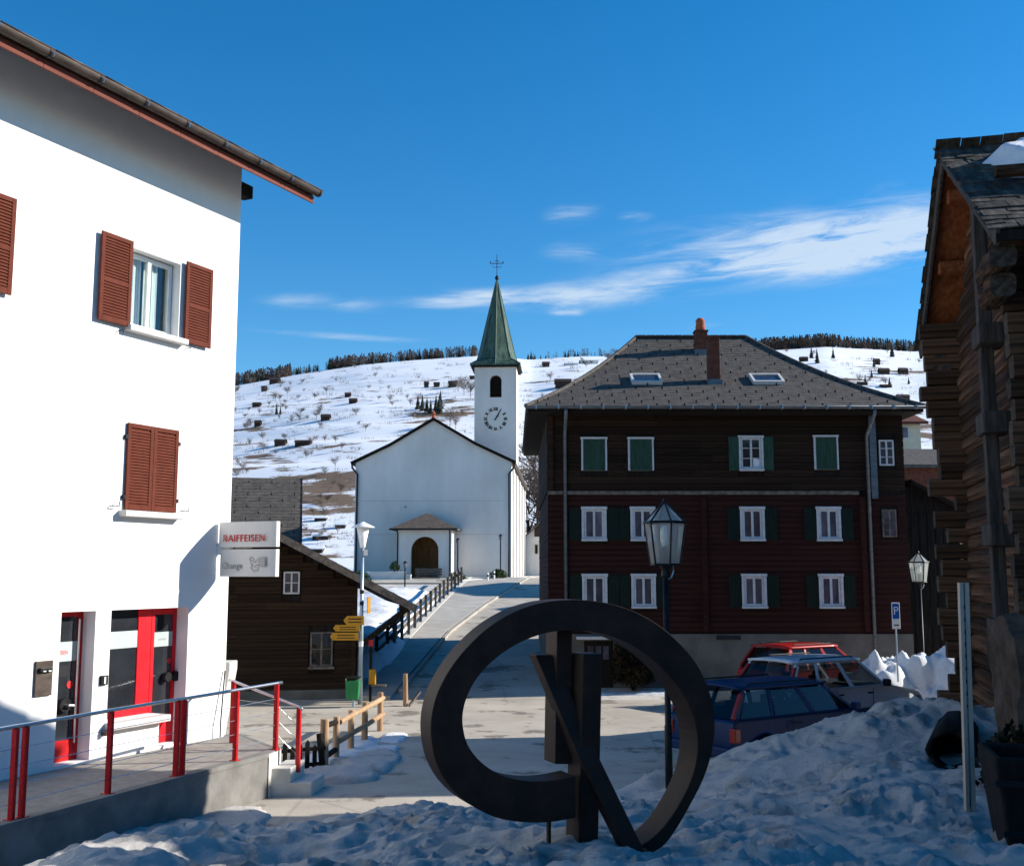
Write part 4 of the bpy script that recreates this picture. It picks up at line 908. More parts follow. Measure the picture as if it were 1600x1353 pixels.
# ------------------------------------------------------------------ brown timber house
def brown_house():
    t = thing('timber_house', 'large dark brown timber house with hipped slate roof and white windows', 'house', (0, 0, 0))
    Y = 32.0; X0, X1 = 1.08, 11.55; YB = 42.4
    closed = [(2.05, 2.80, 6.33, 7.36), (3.43, 4.18, 6.33, 7.36), (8.92, 9.63, 6.36, 7.42)]
    openw = [(6.70, 7.42, 6.38, 7.40)]
    rows = [(a, b, z0, z1) for z0, z1 in ((4.30, 5.31), (2.36, 3.36)) for a, b in ((2.04, 2.77), (3.47, 4.18), (6.68, 7.40), (8.92, 9.63))]
    right = [(10.81, 11.31, 6.50, 7.32), (10.82, 11.30, 4.40, 5.27)]
    holes = closed + openw + rows + right
    core = wall_holes(X0, X1, -.2, 8.15, [(2.0, 3.75, -.19, 1.45)], Y, .3)
    core.quad((X0, Y + .3, -.2), (X0, Y, -.2), (X0, Y, 8.15), (X0, Y + .3, 8.15))
    core.box(X0, X1, Y + .31, YB, -.2, 8.15); core.build('wall_core', M['darkwood'], t)
    hb = [(a - .02, b + .02, c - .02, d + .02) for a, b, c, d in holes]
    courses(t, HOUSE_LOGS, 'log', X0 - .02, X1 + .02, 5.80, 8.1, .21, Y, hb, seed=2)
    courses(t, HOUSE_PLANKS, 'plank', X0 - .02, X1 + .02, 1.66, 5.66, .16, Y, hb, seed=4)
    # log ends and planks on the left flank
    for i in range(11): link('log', HOUSE_LOGS[i % 4], t, (X0, YB, 5.9 + i * .21), (0, 0, R(-90)), (YB - Y + .10, 1, 1))
    for i in range(25): link('plank', HOUSE_PLANKS[i % 4], t, (X0, YB, 1.74 + i * .16), (0, 0, R(-90)), (YB - Y + .03, 1, 1))
    MB().box(X0 - .03, X1 - 1.35, Y - .085, Y - .002, 5.67, 5.78).build('string_course', M['greywood'], t, bevel=.012)
    # rendered basement
    f = wall_holes(X0 - .06, X1 + .04, -.3, 1.64, [(2.08, 2.92, -.29, 1.45)], Y - .09, .085)
    f.box(X0 - .06, X0 - .001, Y, YB, -.3, 1.64); f.build('basement_wall', M['foundation'], t)
    d = MB(); d.box(2.09, 2.91, Y - .06, Y - .02, -.1, 1.44); dd = d.build('basement_door', M['darkwood'], t)
    for k in range(3): MB().box(2.19 + k * .22, 2.35 + k * .22, Y - .075, Y - .061, .92, 1.30).build('pane', M['bluepane'], dd)
    MB().box(1.85, 3.05, Y - .36, Y - .05, 1.50, 1.58).build('door_canopy', M['sill'], t, bevel=.01)
    MB().box(5.9, 6.6, Y - .115, Y - .092, 1.48, 1.60).build('vent_grille', M['dark'], t)
    # windows
    for a, b, c, d_ in closed:
        w = casement(t, a + .05, b - .05, c + .05, d_ - .05, Y - .065, M['offwhite'], M['bluepane'], fw=.05, surround=.055)
        shutter(t, a + .065, b - .065, c + .05, d_ - .06, Y - .075, M['greenshut'], leaves=2, slats=False, fr=.04, th=.03)
    for a, b, c, d_ in openw:
        casement(t, a + .06, b - .06, c + .06, d_ - .05, Y - .065, M['offwhite'], M['darkglass'], fw=.055, bars=2, surround=.06, sill=.06)
        for x in (a - .30, b + .01): shutter(t, x, x + .29, c, d_ - .02, Y - .055, M['greenshut'], slats=False, fr=.045, th=.03)
        MB().quad((a + .42, Y - .045, c + .1), (b - .12, Y - .045, c + .1), (b - .12, Y - .045, c + .33), (a + .42, Y - .045, c + .36)).build('curtain', M['white'], t)
    for a, b, c, d_ in rows:
        casement(t, a + .075, b - .075, c + .085, d_ - .075, Y - .07, M['offwhite'], M['bluepane'], fw=.062, surround=.075, sill=.085)
        for x in (a - .36, b + .03): shutter(t, x, x + .33, c + .04, d_ - .03, Y - .055, M['darkgreen'], slats=False, fr=.045, th=.03)
    casement(t, *[right[0][0] + .03, right[0][1] - .03, right[0][2] + .03, right[0][3] - .03], Y - .065, M['offwhite'], M['bluepane'], fw=.045, bars=2)
    casement(t, *[right[1][0] + .03, right[1][1] - .03, right[1][2] + .03, right[1][3] - .03], Y - .065, M['greywood'], M['bluepane'], fw=.05, bars=3)
    # vertical posts (double cross walls showing on the front)
    for x, z0 in ((5.62, 1.7), (10.28, 1.7), (1.14, 5.8)): MB().box(x - .08, x + .08, Y - .12, Y - .002, z0, 8.0 if z0 > 5 else 5.6).build('wall_post', M['redplank'] if z0 < 5 else M['log'], t, bevel=.015)
    # roof with swept eaves
    EX0, EX1, EY0, EY1, ZE, ZR = .40, 11.98, 31.15, 43.2, 8.16, 11.52
    RX0, RX1, RY = 4.35, 8.12, 37.15
    def zf(x, y):
        q = max(0, min((x - EX0) / (RX0 - EX0), (EX1 - x) / (EX1 - RX1), (y - EY0) / (RY - EY0), (EY1 - y) / (EY1 - RY), 1))
        return ZE + (ZR - ZE) * (.72 * q + .28 * q * q)
    rings = []; NQ = 14; mb = MB()
    for i in range(NQ + 1):
        q = i / NQ; a, b, c, d_ = EX0 + (RX0 - EX0) * q, EX1 - (EX1 - RX1) * q, EY0 + (RY - EY0) * q, EY1 - (EY1 - RY) * q; z = ZE + (ZR - ZE) * (.72 * q + .28 * q * q)
        rings.append([(a, c, z), (b, c, z), (b, d_, z), (a, d_, z)])
    mb.add([p for r_ in rings for p in r_], [(i * 4 + k, i * 4 + (k + 1) % 4, i * 4 + 4 + (k + 1) % 4, i * 4 + 4 + k) for i in range(NQ) for k in range(4)] + [(3, 2, 1, 0)])
    ro = mb.build('roof', M['slate'], t)
    MB().box(EX0 + .05, EX1 - .05, EY0 + .05, EY1 - .05, ZE - .14, ZE - .012).build('eave_boarding', M['darkwood'], ro)
    N_v = 8.0
    def front(u, v):
        q = v / N_v; y_ = EY0 + (RY - EY0) * q; return (u, y_, ZE + (ZR - ZE) * (.72 * q + .28 * q * q) + .005)
    slates(ro, front, EX0, EX1, 0, N_v, .40, .235, M['slate'], 'front_slates', clip=lambda v: (EX0 + (RX0 - EX0) * v / N_v, EX1 - (EX1 - RX1) * v / N_v))
    def leftf(u, v):
        q = v / N_v; x_ = EX0 + (RX0 - EX0) * q; return (x_, u, ZE + (ZR - ZE) * (.72 * q + .28 * q * q) + .005)
    slates(ro, leftf, EY0, EY1, 0, N_v, .40, .235, M['slate'], 'side_slates', clip=lambda v: (EY0 + (RY - EY0) * v / N_v, EY1 - (EY1 - RY) * v / N_v))
    for k in (0, 1): MB().tube([Vector(r_[k]) + Vector((0, 0, .025)) for r_ in rings], .07, 6).build('hip_capping', M['slate'], ro)
    n = 12
    for k in range(n): MB().obox((RX0 + (RX1 - RX0) * (k + .5) / n, RY, ZR + .02), (RX1 - RX0) / n / 2 - .006, .16, .035).build('ridge_tile', M['slate'], ro, bevel=.02)
    # gutter with brackets
    arc = [(EY0 - .07 + .075 * math.cos(q), ZE + .0 + .075 * math.sin(q)) for q in [math.pi + math.pi * i / 8 for i in range(9)]]
    g = MB(); g.add([(x, a, b) for x in (EX0, EX1) for a, b in arc], [(i, i + 1, 10 + i, 9 + i) for i in range(8)]); g.tube([(EX0, EY0 - .145, ZE), (EX1, EY0 - .145, ZE)], .012, 6); go = g.build('gutter', M['zinc'], ro, smooth=True)
    bm_ = MB().box(-.018, .018, -.16, .02, -.08, .045).mesh('gutter_bracket', M['galv'])
    for k in range(18): link('gutter_bracket', bm_, ro, (EX0 + .3 + k * (EX1 - EX0 - .6) / 17, EY0, ZE))
    for x in (1.56, 10.47): MB().tube([(x, EY0 - .07, ZE - .06), (x, EY0 - .07, ZE - .2), (x, Y - .12, ZE - .75), (x, Y - .12, .1)], .05, 8).build('downpipe', M['zinc'], t, smooth=True)
    MB().box(10.55, 10.74, Y - .14, Y - .07, 5.55, 8.0).build('pale_board', M['zinc'], t)
    # chimneys, one with a terracotta pot, skylights
    def chim(x, y_, w, top, pot):
        zb = zf(x, y_); c = MB().box(x - w / 2, x + w / 2, y_ - w * .5, y_ + w * .5, zb - .4, top).build('chimney', M['brick'], ro, bevel=.015)
        MB().box(x - w / 2 - .05, x + w / 2 + .05, y_ - w * .5 - .05, y_ + w * .5 + .05, zb - .5, zf(x, y_ - w * .5) + .16).build('flashing', M['zinc'], c)
        MB().box(x - w / 2 - .03, x + w / 2 + .03, y_ - w * .5 - .03, y_ + w * .5 + .03, top, top + .05).build('chimney_cap', M['brick'], c)
        if pot: MB().lathe([(.0, 0), (.15, 0), (.17, .12), (.14, .3), (.17, .34), (.10, .44), (.0, .46)], (x, y_, top + .05), 12).build('chimney_pot', M['terracotta'], c, smooth=True)
    chim(6.38, 36.1, .40, 11.45, True); chim(6.32, 33.6, .36, 10.70, False)
    for xa, xb in ((3.73, 4.68), (7.50, 8.48)):
        ya, yb = 33.35, 34.05; P = [Vector((xa, ya, zf(6, ya) + .09)), Vector((xb, ya, zf(6, ya) + .09)), Vector((xb, yb, zf(6, yb) + .09)), Vector((xa, yb, zf(6, yb) + .09))]
        up = (P[3] - P[0]).normalized(); nn = Vector((1, 0, 0)).cross(up)
        s = MB(); w = .075
        def pt(x, l, h): return Vector((x, ya, zf(6, ya) + .005)) + up * l + nn * h
        Ls = (P[3] - P[0]).length
        for a, b, c, d_ in ((xa, xb, 0, w), (xa, xb, Ls - w, Ls), (xa, xa + w, w, Ls - w), (xb - w, xb, w, Ls - w)):
            s.add([pt(x, l, h) for h in (-.05, .13) for x, l in ((a, c), (b, c), (b, d_), (a, d_))], [(0, 3, 2, 1), (4, 5, 6, 7), (0, 1, 5, 4), (1, 2, 6, 5), (2, 3, 7, 6), (3, 0, 4, 7)])
        so = s.build('skylight', M['sill'], ro)
        MB().add([pt(x, l, .085) for x, l in ((xa + w, w), (xb - w, w), (xb - w, Ls - w), (xa + w, Ls - w))], [(0, 1, 2, 3)]).build('pane', M['skyglass'], so)
    MB().box(.86, 1.04, Y + .3, Y + .7, 2.0, 2.35).build('beam_end', M['redplank'], t, bevel=.03)
brown_house()

# ------------------------------------------------------------------ old log barn on the right
BN_O, BN_R = (5.30, 11.50, 0.0), R(-13.6)
def barn():
    t = thing('log_barn', 'old weathered log barn with shingle roof at the right edge', 'barn', BN_O, BN_R)
    LM = [log_mesh('log', .262, .24, [M['barnlog'], M['logend']], s, rounding=.22, wob=.018) for s in range(6)]
    rr = random.Random(11); st = .25; YN, YF, XG = .70, 5.92, .42          # side walls (near, far), gable wall
    EZ, RZ, RYc = 7.12, 9.30, 3.33
    def zr(y_): return EZ + (RZ - EZ) * (1 - abs(y_ - RYc) / RYc) - .16
    k = 0; z = .35
    while z < RZ - .3:
        # gable logs (run along y)
        if z < zr(YN) + .05: a, b = YN - rr.uniform(.16, .34), YF + rr.uniform(.14, .3)
        else:
            e = RYc * (1 - (z + .13 - EZ + .16) / (RZ - EZ)); a, b = RYc - e + .02, RYc + e - .02
        if b - a > .3: link('log', LM[rr.randrange(6)], t, (XG + .12 + rr.uniform(-.03, .03), a, z), (0, 0, R(90)), (b - a, rr.uniform(.9, 1.1), rr.uniform(.9, 1.08)))
        zs = z + st / 2
        if zs < zr(YN) - .1:
            a = rr.uniform(.05, .30); link('log', LM[rr.randrange(6)], t, (a, YN + .12 + rr.uniform(-.02, .02), zs), None, (11.0 - a, rr.uniform(.85, 1.15), rr.uniform(.88, 1.12)))
            a = rr.uniform(-.16, .20)
            if zs > 6.4: a = -.02 - (zs - 6.4) * .12
            if k == 16: a = .30
            link('log', LM[rr.randrange(6)], t, (a, YF - .10 + rr.uniform(-.03, .03), zs), None, (11.0 - a, rr.uniform(.9, 1.25), rr.uniform(.88, 1.12)))
        z += st; k += 1
    MB().box(XG + .2, 11.0, YN + .2, YF - .2, 0, 7.0).build('wall_core', M['darkwood'], t)
    # big cantilevered consoles carrying the far eave
    for z, y0, y1, x in ((6.98, YF - .2, YF + .55, .10), (6.70, YF - .2, YF + .30, .06)):
        link('console', LM[rr.randrange(6)], t, (x + .14, y0, z), (0, 0, R(90)), (y1 - y0, 1.2, 1.05))
    for z, y1 in ((6.86, .12), (6.58, .34)): link('console', LM[rr.randrange(6)], t, (.08, y1, z), (0, 0, R(90)), (YN + .3 - y1, 1.2, 1.05))
    # clamp post on the gable
    py = 2.02
    MB().box(.10, .26, py - .09, py + .09, 1.6, 8.15).build('clamp_post', M['greybeam'], t, bevel=.015)
    for zc, w in ((6.32, .30), (5.22, .28), (3.85, .30), (2.72, .30)):
        MB().box(.04, .38, py - .38, py + .16, zc - .13, zc + .13).build('clamp_bar', M['greybeam'], t, bevel=.02)
    # roof: boards below, shingles above
    sl = math.hypot(RYc, RZ - EZ); an = math.atan2(RZ - EZ, RYc)
    ro = MB().prism([(0, EZ - .03), (RYc, RZ - .03), (2 * RYc, EZ - .03), (2 * RYc, EZ - .075), (RYc, RZ - .075), (0, EZ - .075)], .03, 11.4, lambda a, b, c: (c, a, b)).build('roof', M['darkwood'], t)
    for sg in (0, 1):
        nb = 5
        for k in range(nb):                             # lengthwise soffit boards
            u0, u1 = sl * k / nb + .005, sl * (k + 1) / nb - .005; P = []
            for u in (u0, u1):
                yy = u / sl * RYc; yy = yy if sg == 0 else 2 * RYc - yy; P.append((yy, EZ + (RZ - EZ) * u / sl - .078))
            MB().prism([P[0], P[1], (P[1][0], P[1][1] - .025 - .008 * (k % 2)), (P[0][0], P[0][1] - .025 - .008 * (k % 2))], .04, 11.3, lambda a, b, c: (c, a, b)).build('soffit_board', M['barnboard'], ro)
        for q in (.16, .52, .86):                       # purlins
            yy = RYc * q; yy = yy if sg == 0 else 2 * RYc - yy; zz = EZ + (RZ - EZ) * q - .21
            MB().box(.10, 1.2, yy - .09, yy + .09, zz - .10, zz + .08).build('purlin', M['barnboard'], ro, bevel=.02)
        a = Vector((0, 0 if sg == 0 else 2 * RYc, EZ)); b = Vector((0, RYc, RZ))
        MB().bar((.0, a.y, a.z - .09), (.0, b.y, b.z - .09), .20, .045, (1, 0, 0)).build('verge_board', M['greybeam'], ro, bevel=.008)
    MB().box(.06, 1.0, RYc - .10, RYc + .10, RZ - .36, RZ - .12).build('ridge_purlin', M['barnboard'], ro, bevel=.02)
    # shingles of the near slope, laid course over course
    SH = []
    for s in range(5):
        q = random.Random(s + 40); m_ = MB(); w, l, th = .30, .34, .022
        j = [q.uniform(-.012, .012) for _ in range(4)]
        m_.add([(0, j[0], 0), (w, j[1], 0), (w, l, -.012), (0, l, -.012), (0, j[0], th), (w, j[1], th + j[2] * .6), (w, l, .004), (0, l, .004)], [(0, 3, 2, 1), (4, 5, 6, 7), (0, 1, 5, 4), (1, 2, 6, 5), (2, 3, 7, 6), (3, 0, 4, 7)])
        SH.append(m_.mesh('shingle', M['shingle']))
    nrow = int(sl / .155)
    def lay(x, row, sg, far=False):
        u = row * .155 - .06; yy = RYc * u / sl; zz = EZ + (RZ - EZ) * u / sl + .012 + rr.uniform(0, .018)
        if sg == 0: return (x, yy, zz), (an, rr.uniform(-.03, .03), rr.uniform(-.02, .02))
        return (x, 2 * RYc - yy, zz), (an, 0, R(180))
    rest = MB(); cnt = 0
    for row in range(nrow + 1):
        x = -.06 + rr.uniform(-.05, 0)
        while x < 11.2:
            w = rr.uniform(.20, .34); m_ = SH[rr.randrange(5)]
            loc, rot = lay(x, row, 0)
            if x < 2.0 and cnt < 290: link('shingle', m_, ro, loc, rot, (w / .30 * .97, 1, 1)); cnt += 1
            else:
                Mx = Matrix.Translation(loc) @ Matrix.Rotation(rot[0], 4, 'X') @ Matrix.Diagonal((w / .3 * .97, 1, 1, 1)); rest.add([Mx @ v.co for v in m_.vertices], [tuple(p.vertices) for p in m_.polygons])
            loc, rot = lay(x + w, row, 1); Mx = Matrix.Translation(loc) @ Matrix.Rotation(rot[2], 4, 'Z') @ Matrix.Rotation(an, 4, 'X') @ Matrix.Diagonal((w / .3 * .97, 1, 1, 1)); rest.add([Mx @ v.co for v in m_.vertices], [tuple(p.vertices) for p in m_.polygons])
            x += w
    o = rest.build('far_shingles', M['shingle'], ro); o['kind'] = 'stuff'
    MB().tube([(.30, 1.47, 8.28), (11, 1.47, 8.28)], .085, 8).build('snow_log', M['barnlog'], ro)
    MB().box(-.02, 11.4, -.02, .02, EZ - .14, EZ - .02).build('eave_fascia', M['darkwood'], ro)
    # crumbling rubble and mortar facing at the corner
    q = MB(); nu, nv = 26, 44
    def pier(u, v):
        yy = .15 + 1.45 * u; zz = .2 + 2.75 * v; top = .25 * mnoise.noise((u * 3, 1, 2)) - .9 * (u - .45) ** 2
        zz = .2 + (2.75 + top) * v; e = min(u, 1 - u, (1 - v) * 1.6, 1)
        return (-.02 - .04 * min(1, e * 9) + .07 * mnoise.noise((yy * 3, zz * 3, 1)) + .05 * abs(mnoise.noise((yy * 7, zz * 7, 4))) + (.30 if e < .012 else 0), yy + .05 * mnoise.noise((zz * 4, 8, u)), zz)
    q.add([pier(i_ / nu, j_ / nv) for j_ in range(nv + 1) for i_ in range(nu + 1)], [(j_ * (nu + 1) + i_, j_ * (nu + 1) + i_ + 1, (j_ + 1) * (nu + 1) + i_ + 1, (j_ + 1) * (nu + 1) + i_) for j_ in range(nv) for i_ in range(nu)])
    q.build('stone_pier', M['stone'], t)
M['shingle'] = mat('weathered_shingle', (.026, .022, .018), (.10, .085, .068), rough=.9, scale=(14, 2, 14), bump=.5, rnd=.4, dist=.01)
barn()
def barn_snow():
    nx, ny = 110, 60; mb = MB(); vs = []; an = math.atan2(9.30 - 7.12, 3.33)
    for j in range(ny + 1):
        for i in range(nx + 1):
            x = .05 + 9.0 * (i / nx) ** 1.3; u = 1.75 + 2.1 * j / ny          # up the slope
            e = min((x - .30 - .22 * mnoise.noise((u * 1.4, 3, 0)) - .16 * mnoise.noise((u * 5, 7, 1)) - .35 * abs(u - 2.75)) / .30, (u - 1.95 - .10 * mnoise.noise((x * 3, 1, 5))) / .14, (3.62 + .12 * mnoise.noise((x, 9, 2)) - u) / .35)
            h = .26 * max(-.4, min(1, e)) * (1 + .35 * mnoise.noise((x * 2.2, u * 2.2, 4))) if e < 1 else .26 * (1 + .35 * mnoise.noise((x * 2.2, u * 2.2, 4)))
            yy = 3.33 * u / 3.98; zz = 7.12 + 2.18 * u / 3.98
            vs.append((x, yy - math.sin(an) * h, zz + math.cos(an) * h))
    mb.add(vs, [(j * (nx + 1) + i, j * (nx + 1) + i + 1, (j + 1) * (nx + 1) + i + 1, (j + 1) * (nx + 1) + i) for j in range(ny) for i in range(nx)])
    o = mb.build('roof_snow', M['cleansnow'], smooth=True); o.location = BN_O; o.rotation_euler = (0, 0, BN_R)
    tag(o, 'sunlit snow lying on the barn roof above its snow log', 'snow', kind='stuff')
barn_snow()

# ------------------------------------------------------------------ neighbours
def simple_house(name, label, x0, x1, y0, y1, zb, ze, zr, wm, rm, axis='x', over=.5, wins=(), snow=False, group=None, cat='house'):
    t = thing(name, label, cat, ((x0 + x1) / 2, y0, zb), 0, group); cx = (x0 + x1) / 2
    hx, dy = (x1 - x0) / 2, y1 - y0; e, r = ze - zb, zr - zb
    MB().box(-hx, hx, 0, dy, -1.5, e).build('wall', wm, t)
    if axis == 'x':      # ridge along x: slope faces the viewer
        MB().prism([(0.01, e), (dy - .01, e), (dy / 2, r - .1)], -hx + .01, hx - .01, lambda a, b, c: (c, a, b)).build('gable', wm, t)
        k = (r - e) / (dy / 2); pr = [(-over, e - over * k), (dy / 2, r), (dy + over, e - over * k), (dy + over, e - over * k + .16), (dy / 2, r + .16), (-over, e - over * k + .16)]
        ro = MB().prism(pr, -hx - over, hx + over, lambda a, b, c: (c, a, b)).build('roof', rm, t)
    else:
        MB().prism([(-hx + .01, e), (hx - .01, e), (0, r - .1)], 0.01, dy - .01, lambda a, b, c: (a, c, b)).build('gable', wm, t)
        k = (r - e) / hx; pr = [(-hx - over, e - over * k), (0, r), (hx + over, e - over * k), (hx + over, e - over * k + .16), (0, r + .16), (-hx - over, e - over * k + .16)]
        ro = MB().prism(pr, -over, dy + over, lambda a, b, c: (a, c, b)).build('roof', rm, t)
    for (a, b, c, d) in wins:
        w = MB().box(a - cx - .06, b - cx + .06, -.05, -.004, c - zb - .06, d - zb + .06).build('window', M['offwhite'], t); MB().box(a - cx, b - cx, -.07, -.051, c - zb, d - zb).build('pane', M['bluepane'], w)
    return t
# the log house standing in the row behind the barn; its shadow crosses the square
simple_house('log_house', 'log house in the row behind the old barn', 10.6, 15.6, 19.9, 24.7, 0, 5.9, 8.0, M['hutlog'], M['slate'], axis='y')
# the house on the right of the viewer; it keeps the foreground in shade
simple_house('timber_chalet', 'brown chalet beside the viewer right of the square', 17.4, 24.5, -6, 10.5, 0, 9.8, 12.4, M['hutlog'], M['slate'], axis='y')
simple_house('shade_house', 'unseen long dark house added behind the viewer to deepen the shade', -13, 12, -24, -15, 0, 8.5, 12, M['hutlog'], M['slate'], axis='x')  # out of view, added to block sky light from behind and darken the shade
# dark shed against the right flank of the timber house
def shed():
    t = thing('wooden_shed', 'black wooden shed leaning against the right side of timber house', 'shed', (11.75, 33.6, 0))
    MB().prism([(0, -.2), (2.0, -.2), (2.0, 5.3), (.6, 6.05), (0, 6.05)], 0, 5, lambda a, b, c: (a, c, b)).build('wall', M['darkwood'], t)
    MB().prism([(.5, 6.12), (2.25, 5.18), (2.25, 5.28), (.5, 6.24)], -.3, 5.2, lambda a, b, c: (a, c, b)).build('roof', M['darkwood'], t)
    for k in range(8): MB().box(.02 + k * .25, .25 + k * .25, -.04, -.005, .0, 5.2).build('board', M['darkwood'], t)
shed()
a = at(1405, 690, 62); b = at(1443, 632, 62); e = at(1443, 661, 62)
ho = simple_house('brown_roofed_house', 'cream house with red brown roof up the right slope', a.x - 3, b.x - .25, 62, 70, a.z - .2, e.z, b.z + .2, M['cream'], M['brick'], axis='x', over=.35, wins=[(at(1408, 676, 62).x, at(1418, 676, 62).x, at(0, 684, 62).z, at(0, 668, 62).z)])
a = at(1405, 760, 52); b = at(1462, 697, 52); e = at(1462, 728, 52)
simple_house('grey_roofed_house', 'low house with plain grey roof below the cream house', a.x - 2, b.x + 3, 52, 59, a.z - 1, e.z, b.z + .1, M['brick'], M['slate'], axis='x', over=.4)
# white house between the church and the timber house
def white_house():
    Y = 98.0; p0 = at(822, 893, Y); p1 = at(862, 800, Y)
    t = simple_house('white_house', 'small white house with brown upper floor right of the church', p0.x, p1.x + 4, Y, Y + 8, p0.z - .5, at(0, 838, Y).z, at(0, 788, Y).z, M['church'], M['brownroof'], axis='y', over=.5)
    xs = [at(px, 0, Y).x - (p0.x + p1.x + 4) / 2 for px in (833, 840, 847)]; z0, z1 = at(0, 866, Y).z - p0.z + .5, at(0, 850, Y).z - p0.z + .5
    for x in xs:
        w = MB().box(x - .02, x + .34, -.05, -.004, z0, z1).build('window', M['cream'], t); MB().box(x + .04, x + .28, -.07, -.051, z0 + .06, z1 - .06).build('pane', M['darkglass'], w)
    x = at(836, 0, Y).x - (p0.x + p1.x + 4) / 2
    MB().box(x - .2, 3.9, -.09, -.006, at(0, 838, Y).z - p0.z + .5 - .02, at(0, 818, Y).z - p0.z + .5).build('timber_front', M['hutdark'], t)
white_house()

# ------------------------------------------------------------------ church forecourt
def leafy(name, label, cat, loc, rx, rz, n, m_, leaf=.06, group=None, seed=1, stem=True):
    rr = random.Random(seed); t = thing(name, label, cat, loc, 0, group); mb = MB()
    for _ in range(n):
        a = rr.uniform(0, 2 * math.pi); v = rr.uniform(-.25, 1); rad = (1 - abs(v) ** 2.2) ** .5 * rr.uniform(.55, 1.0) if abs(v) < 1 else 0
        bump = 1 + .28 * mnoise.noise((math.cos(a) * 2 + seed, math.sin(a) * 2, v * 2))
        p = Vector((math.cos(a) * rad * rx * bump, math.sin(a) * rad * rx * bump, rz * (.35 + .65 * v) * bump))
        d = Vector((rr.gauss(0, 1), rr.gauss(0, 1), rr.gauss(.4, 1))).normalized(); s = d.cross(Vector((rr.gauss(0, 1), rr.gauss(0, 1), rr.gauss(0, 1)))).normalized() * leaf * .45; d = d * leaf * rr.uniform(.7, 1.5)
        mb.add([p, p + d * .5 + s, p + d, p + d * .5 - s], [(0, 1, 2, 3)])
    mb.build('foliage', m_, t)
    if stem:
        st = MB()
        for k in range(6): a = k * 1.05; st.tube([(0, 0, -.05), (math.cos(a) * rx * .3, math.sin(a) * rx * .3, rz * .4), (math.cos(a) * rx * .6, math.sin(a) * rx * .6, rz * .75)], [.025, .018, .008], 5)
        st.build('stem', M['darkwood'], t)
    return t
GZ = 3.0
strip('forecourt', [(68, -17), (75, -17)], [(68, -3.2), (70, -2.6), (73, -.8), (75, -.2)], [68, 70, 72, 73, 75], .05, M['walk'], label='paved forecourt before the church porch')
def plz(px, py, Y): return at(px, py, Y)
# low white walls
t_ = thing('low_wall', 'low white parapet wall left of the church porch', 'wall', (0, 0, 0))
p0, p1 = at(574, 895, 71), at(632, 895, 71)
MB().box(p0.x, p1.x, 71, 71.5, 2.2, p0.z).build('wall', M['church'], t_, bevel=.02); MB().box(p0.x - .05, p1.x + .05, 70.95, 71.55, p0.z + .003, p0.z + .09).build('coping', M['cleansnow'], t_, bevel=.03)
MB().box(p1.x + .01, p1.x + .42, 70.9, 71.5, 2.2, p0.z - .1).build('pier', M['paleconc'], t_, bevel=.02)
t_ = thing('retaining_wall', 'sunlit white wall block at the top of the lane fence', 'wall', (0, 0, 0))
p0, p1 = at(723, 906, 69.0), at(756, 904, 70.4)
w = MB(); w.add([(p0.x, 69.0, 2.2), (p1.x, 70.4, 2.2), (p1.x - .1, 70.8, 2.2), (p0.x - .1, 69.4, 2.2), (p0.x, 69.0, p0.z), (p1.x, 70.4, p1.z), (p1.x - .1, 70.8, p1.z), (p0.x - .1, 69.4, p0.z)], [(0, 3, 2, 1), (4, 5, 6, 7), (0, 1, 5, 4), (1, 2, 6, 5), (2, 3, 7, 6), (3, 0, 4, 7)]); w.build('wall', M['plaster'], t_, bevel=.015)
p0, p1 = at(779, 908, 71.5), at(792, 902, 71.5)
t_ = thing('planter', 'pale stone planter by the church corner', 'planter', ((p0.x + p1.x) / 2, 71.5, p0.z - .2)); MB().box(-.35, .35, -.2, .25, 0, .42).build('trough', M['paleconc'], t_, bevel=.02); MB().box(-.29, .29, -.14, .19, .40, .428).build('soil', M['stone'], t_)
p = at(714, 912, 70); leafy('evergreen_shrub', 'round evergreen shrub right of the church porch', 'shrub', (p.x, 70.2, p.z - .2), .62, .85, 900, M['leaf'], .10, seed=3)
p = at(779, 905, 71.6); leafy('evergreen_shrub', 'evergreen shrub in the planter by the church corner', 'shrub', (p.x, 71.5, p.z - .02), .55, .62, 700, M['leaf'], .10, seed=4)
p = at(618, 893, 71.8); leafy('evergreen_shrub', 'small potted shrub on the low white wall', 'shrub', (p.x, 71.25, p.z - .02), .34, .62, 420, M['leaf'], .08, seed=5)
p = at(560, 905, 69); leafy('evergreen_shrub', 'low hedge bush left of the low white wall', 'shrub', (p.x, 69.2, p.z - .5), .9, .9, 900, M['leaf'], .10, seed=6)
for i, (px, lb) in enumerate(((762, 'left white bollard at the church lane edge'), (772, 'right white bollard at the church lane edge'))):
    p = at(px, 912 - 3 * i, 69.5 + i); t_ = thing('bollard', lb, 'bollard', (p.x, p.y, p.z), 0, 'white bollards by the church'); MB().lathe([(.0, 0), (.06, 0), (.06, .62), (.05, .7), (.0, .72)], n=10).build('post', M['white'], t_); MB().lathe([(.062, .45), (.066, .46), (.066, .55), (.062, .56)], n=10).build('band', M['blackmetal'], t_)
def bench():
    p = at(669, 912, 71.6); t = thing('bench', 'wooden bench before the church porch arch', 'bench', (p.x, 71.6, p.z), 0)
    for k in range(3): MB().box(-.88, .88, -.22 + k * .15, -.09 + k * .15, .43, .47).build('seat_slat', M['greywood'], t)
    for k in range(3): MB().box(-.88, .88, .24, .28, .55 + k * .16, .68 + k * .16).build('back_slat', M['greywood'], t)
    for x in (-.72, .72): MB().box(x - .05, x + .05, -.2, .25, 0, .425).build('leg', M['concrete'], t); MB().box(x - .03, x + .03, .285, .33, .1, 1.02).build('back_post', M['greywood'], t)
bench()
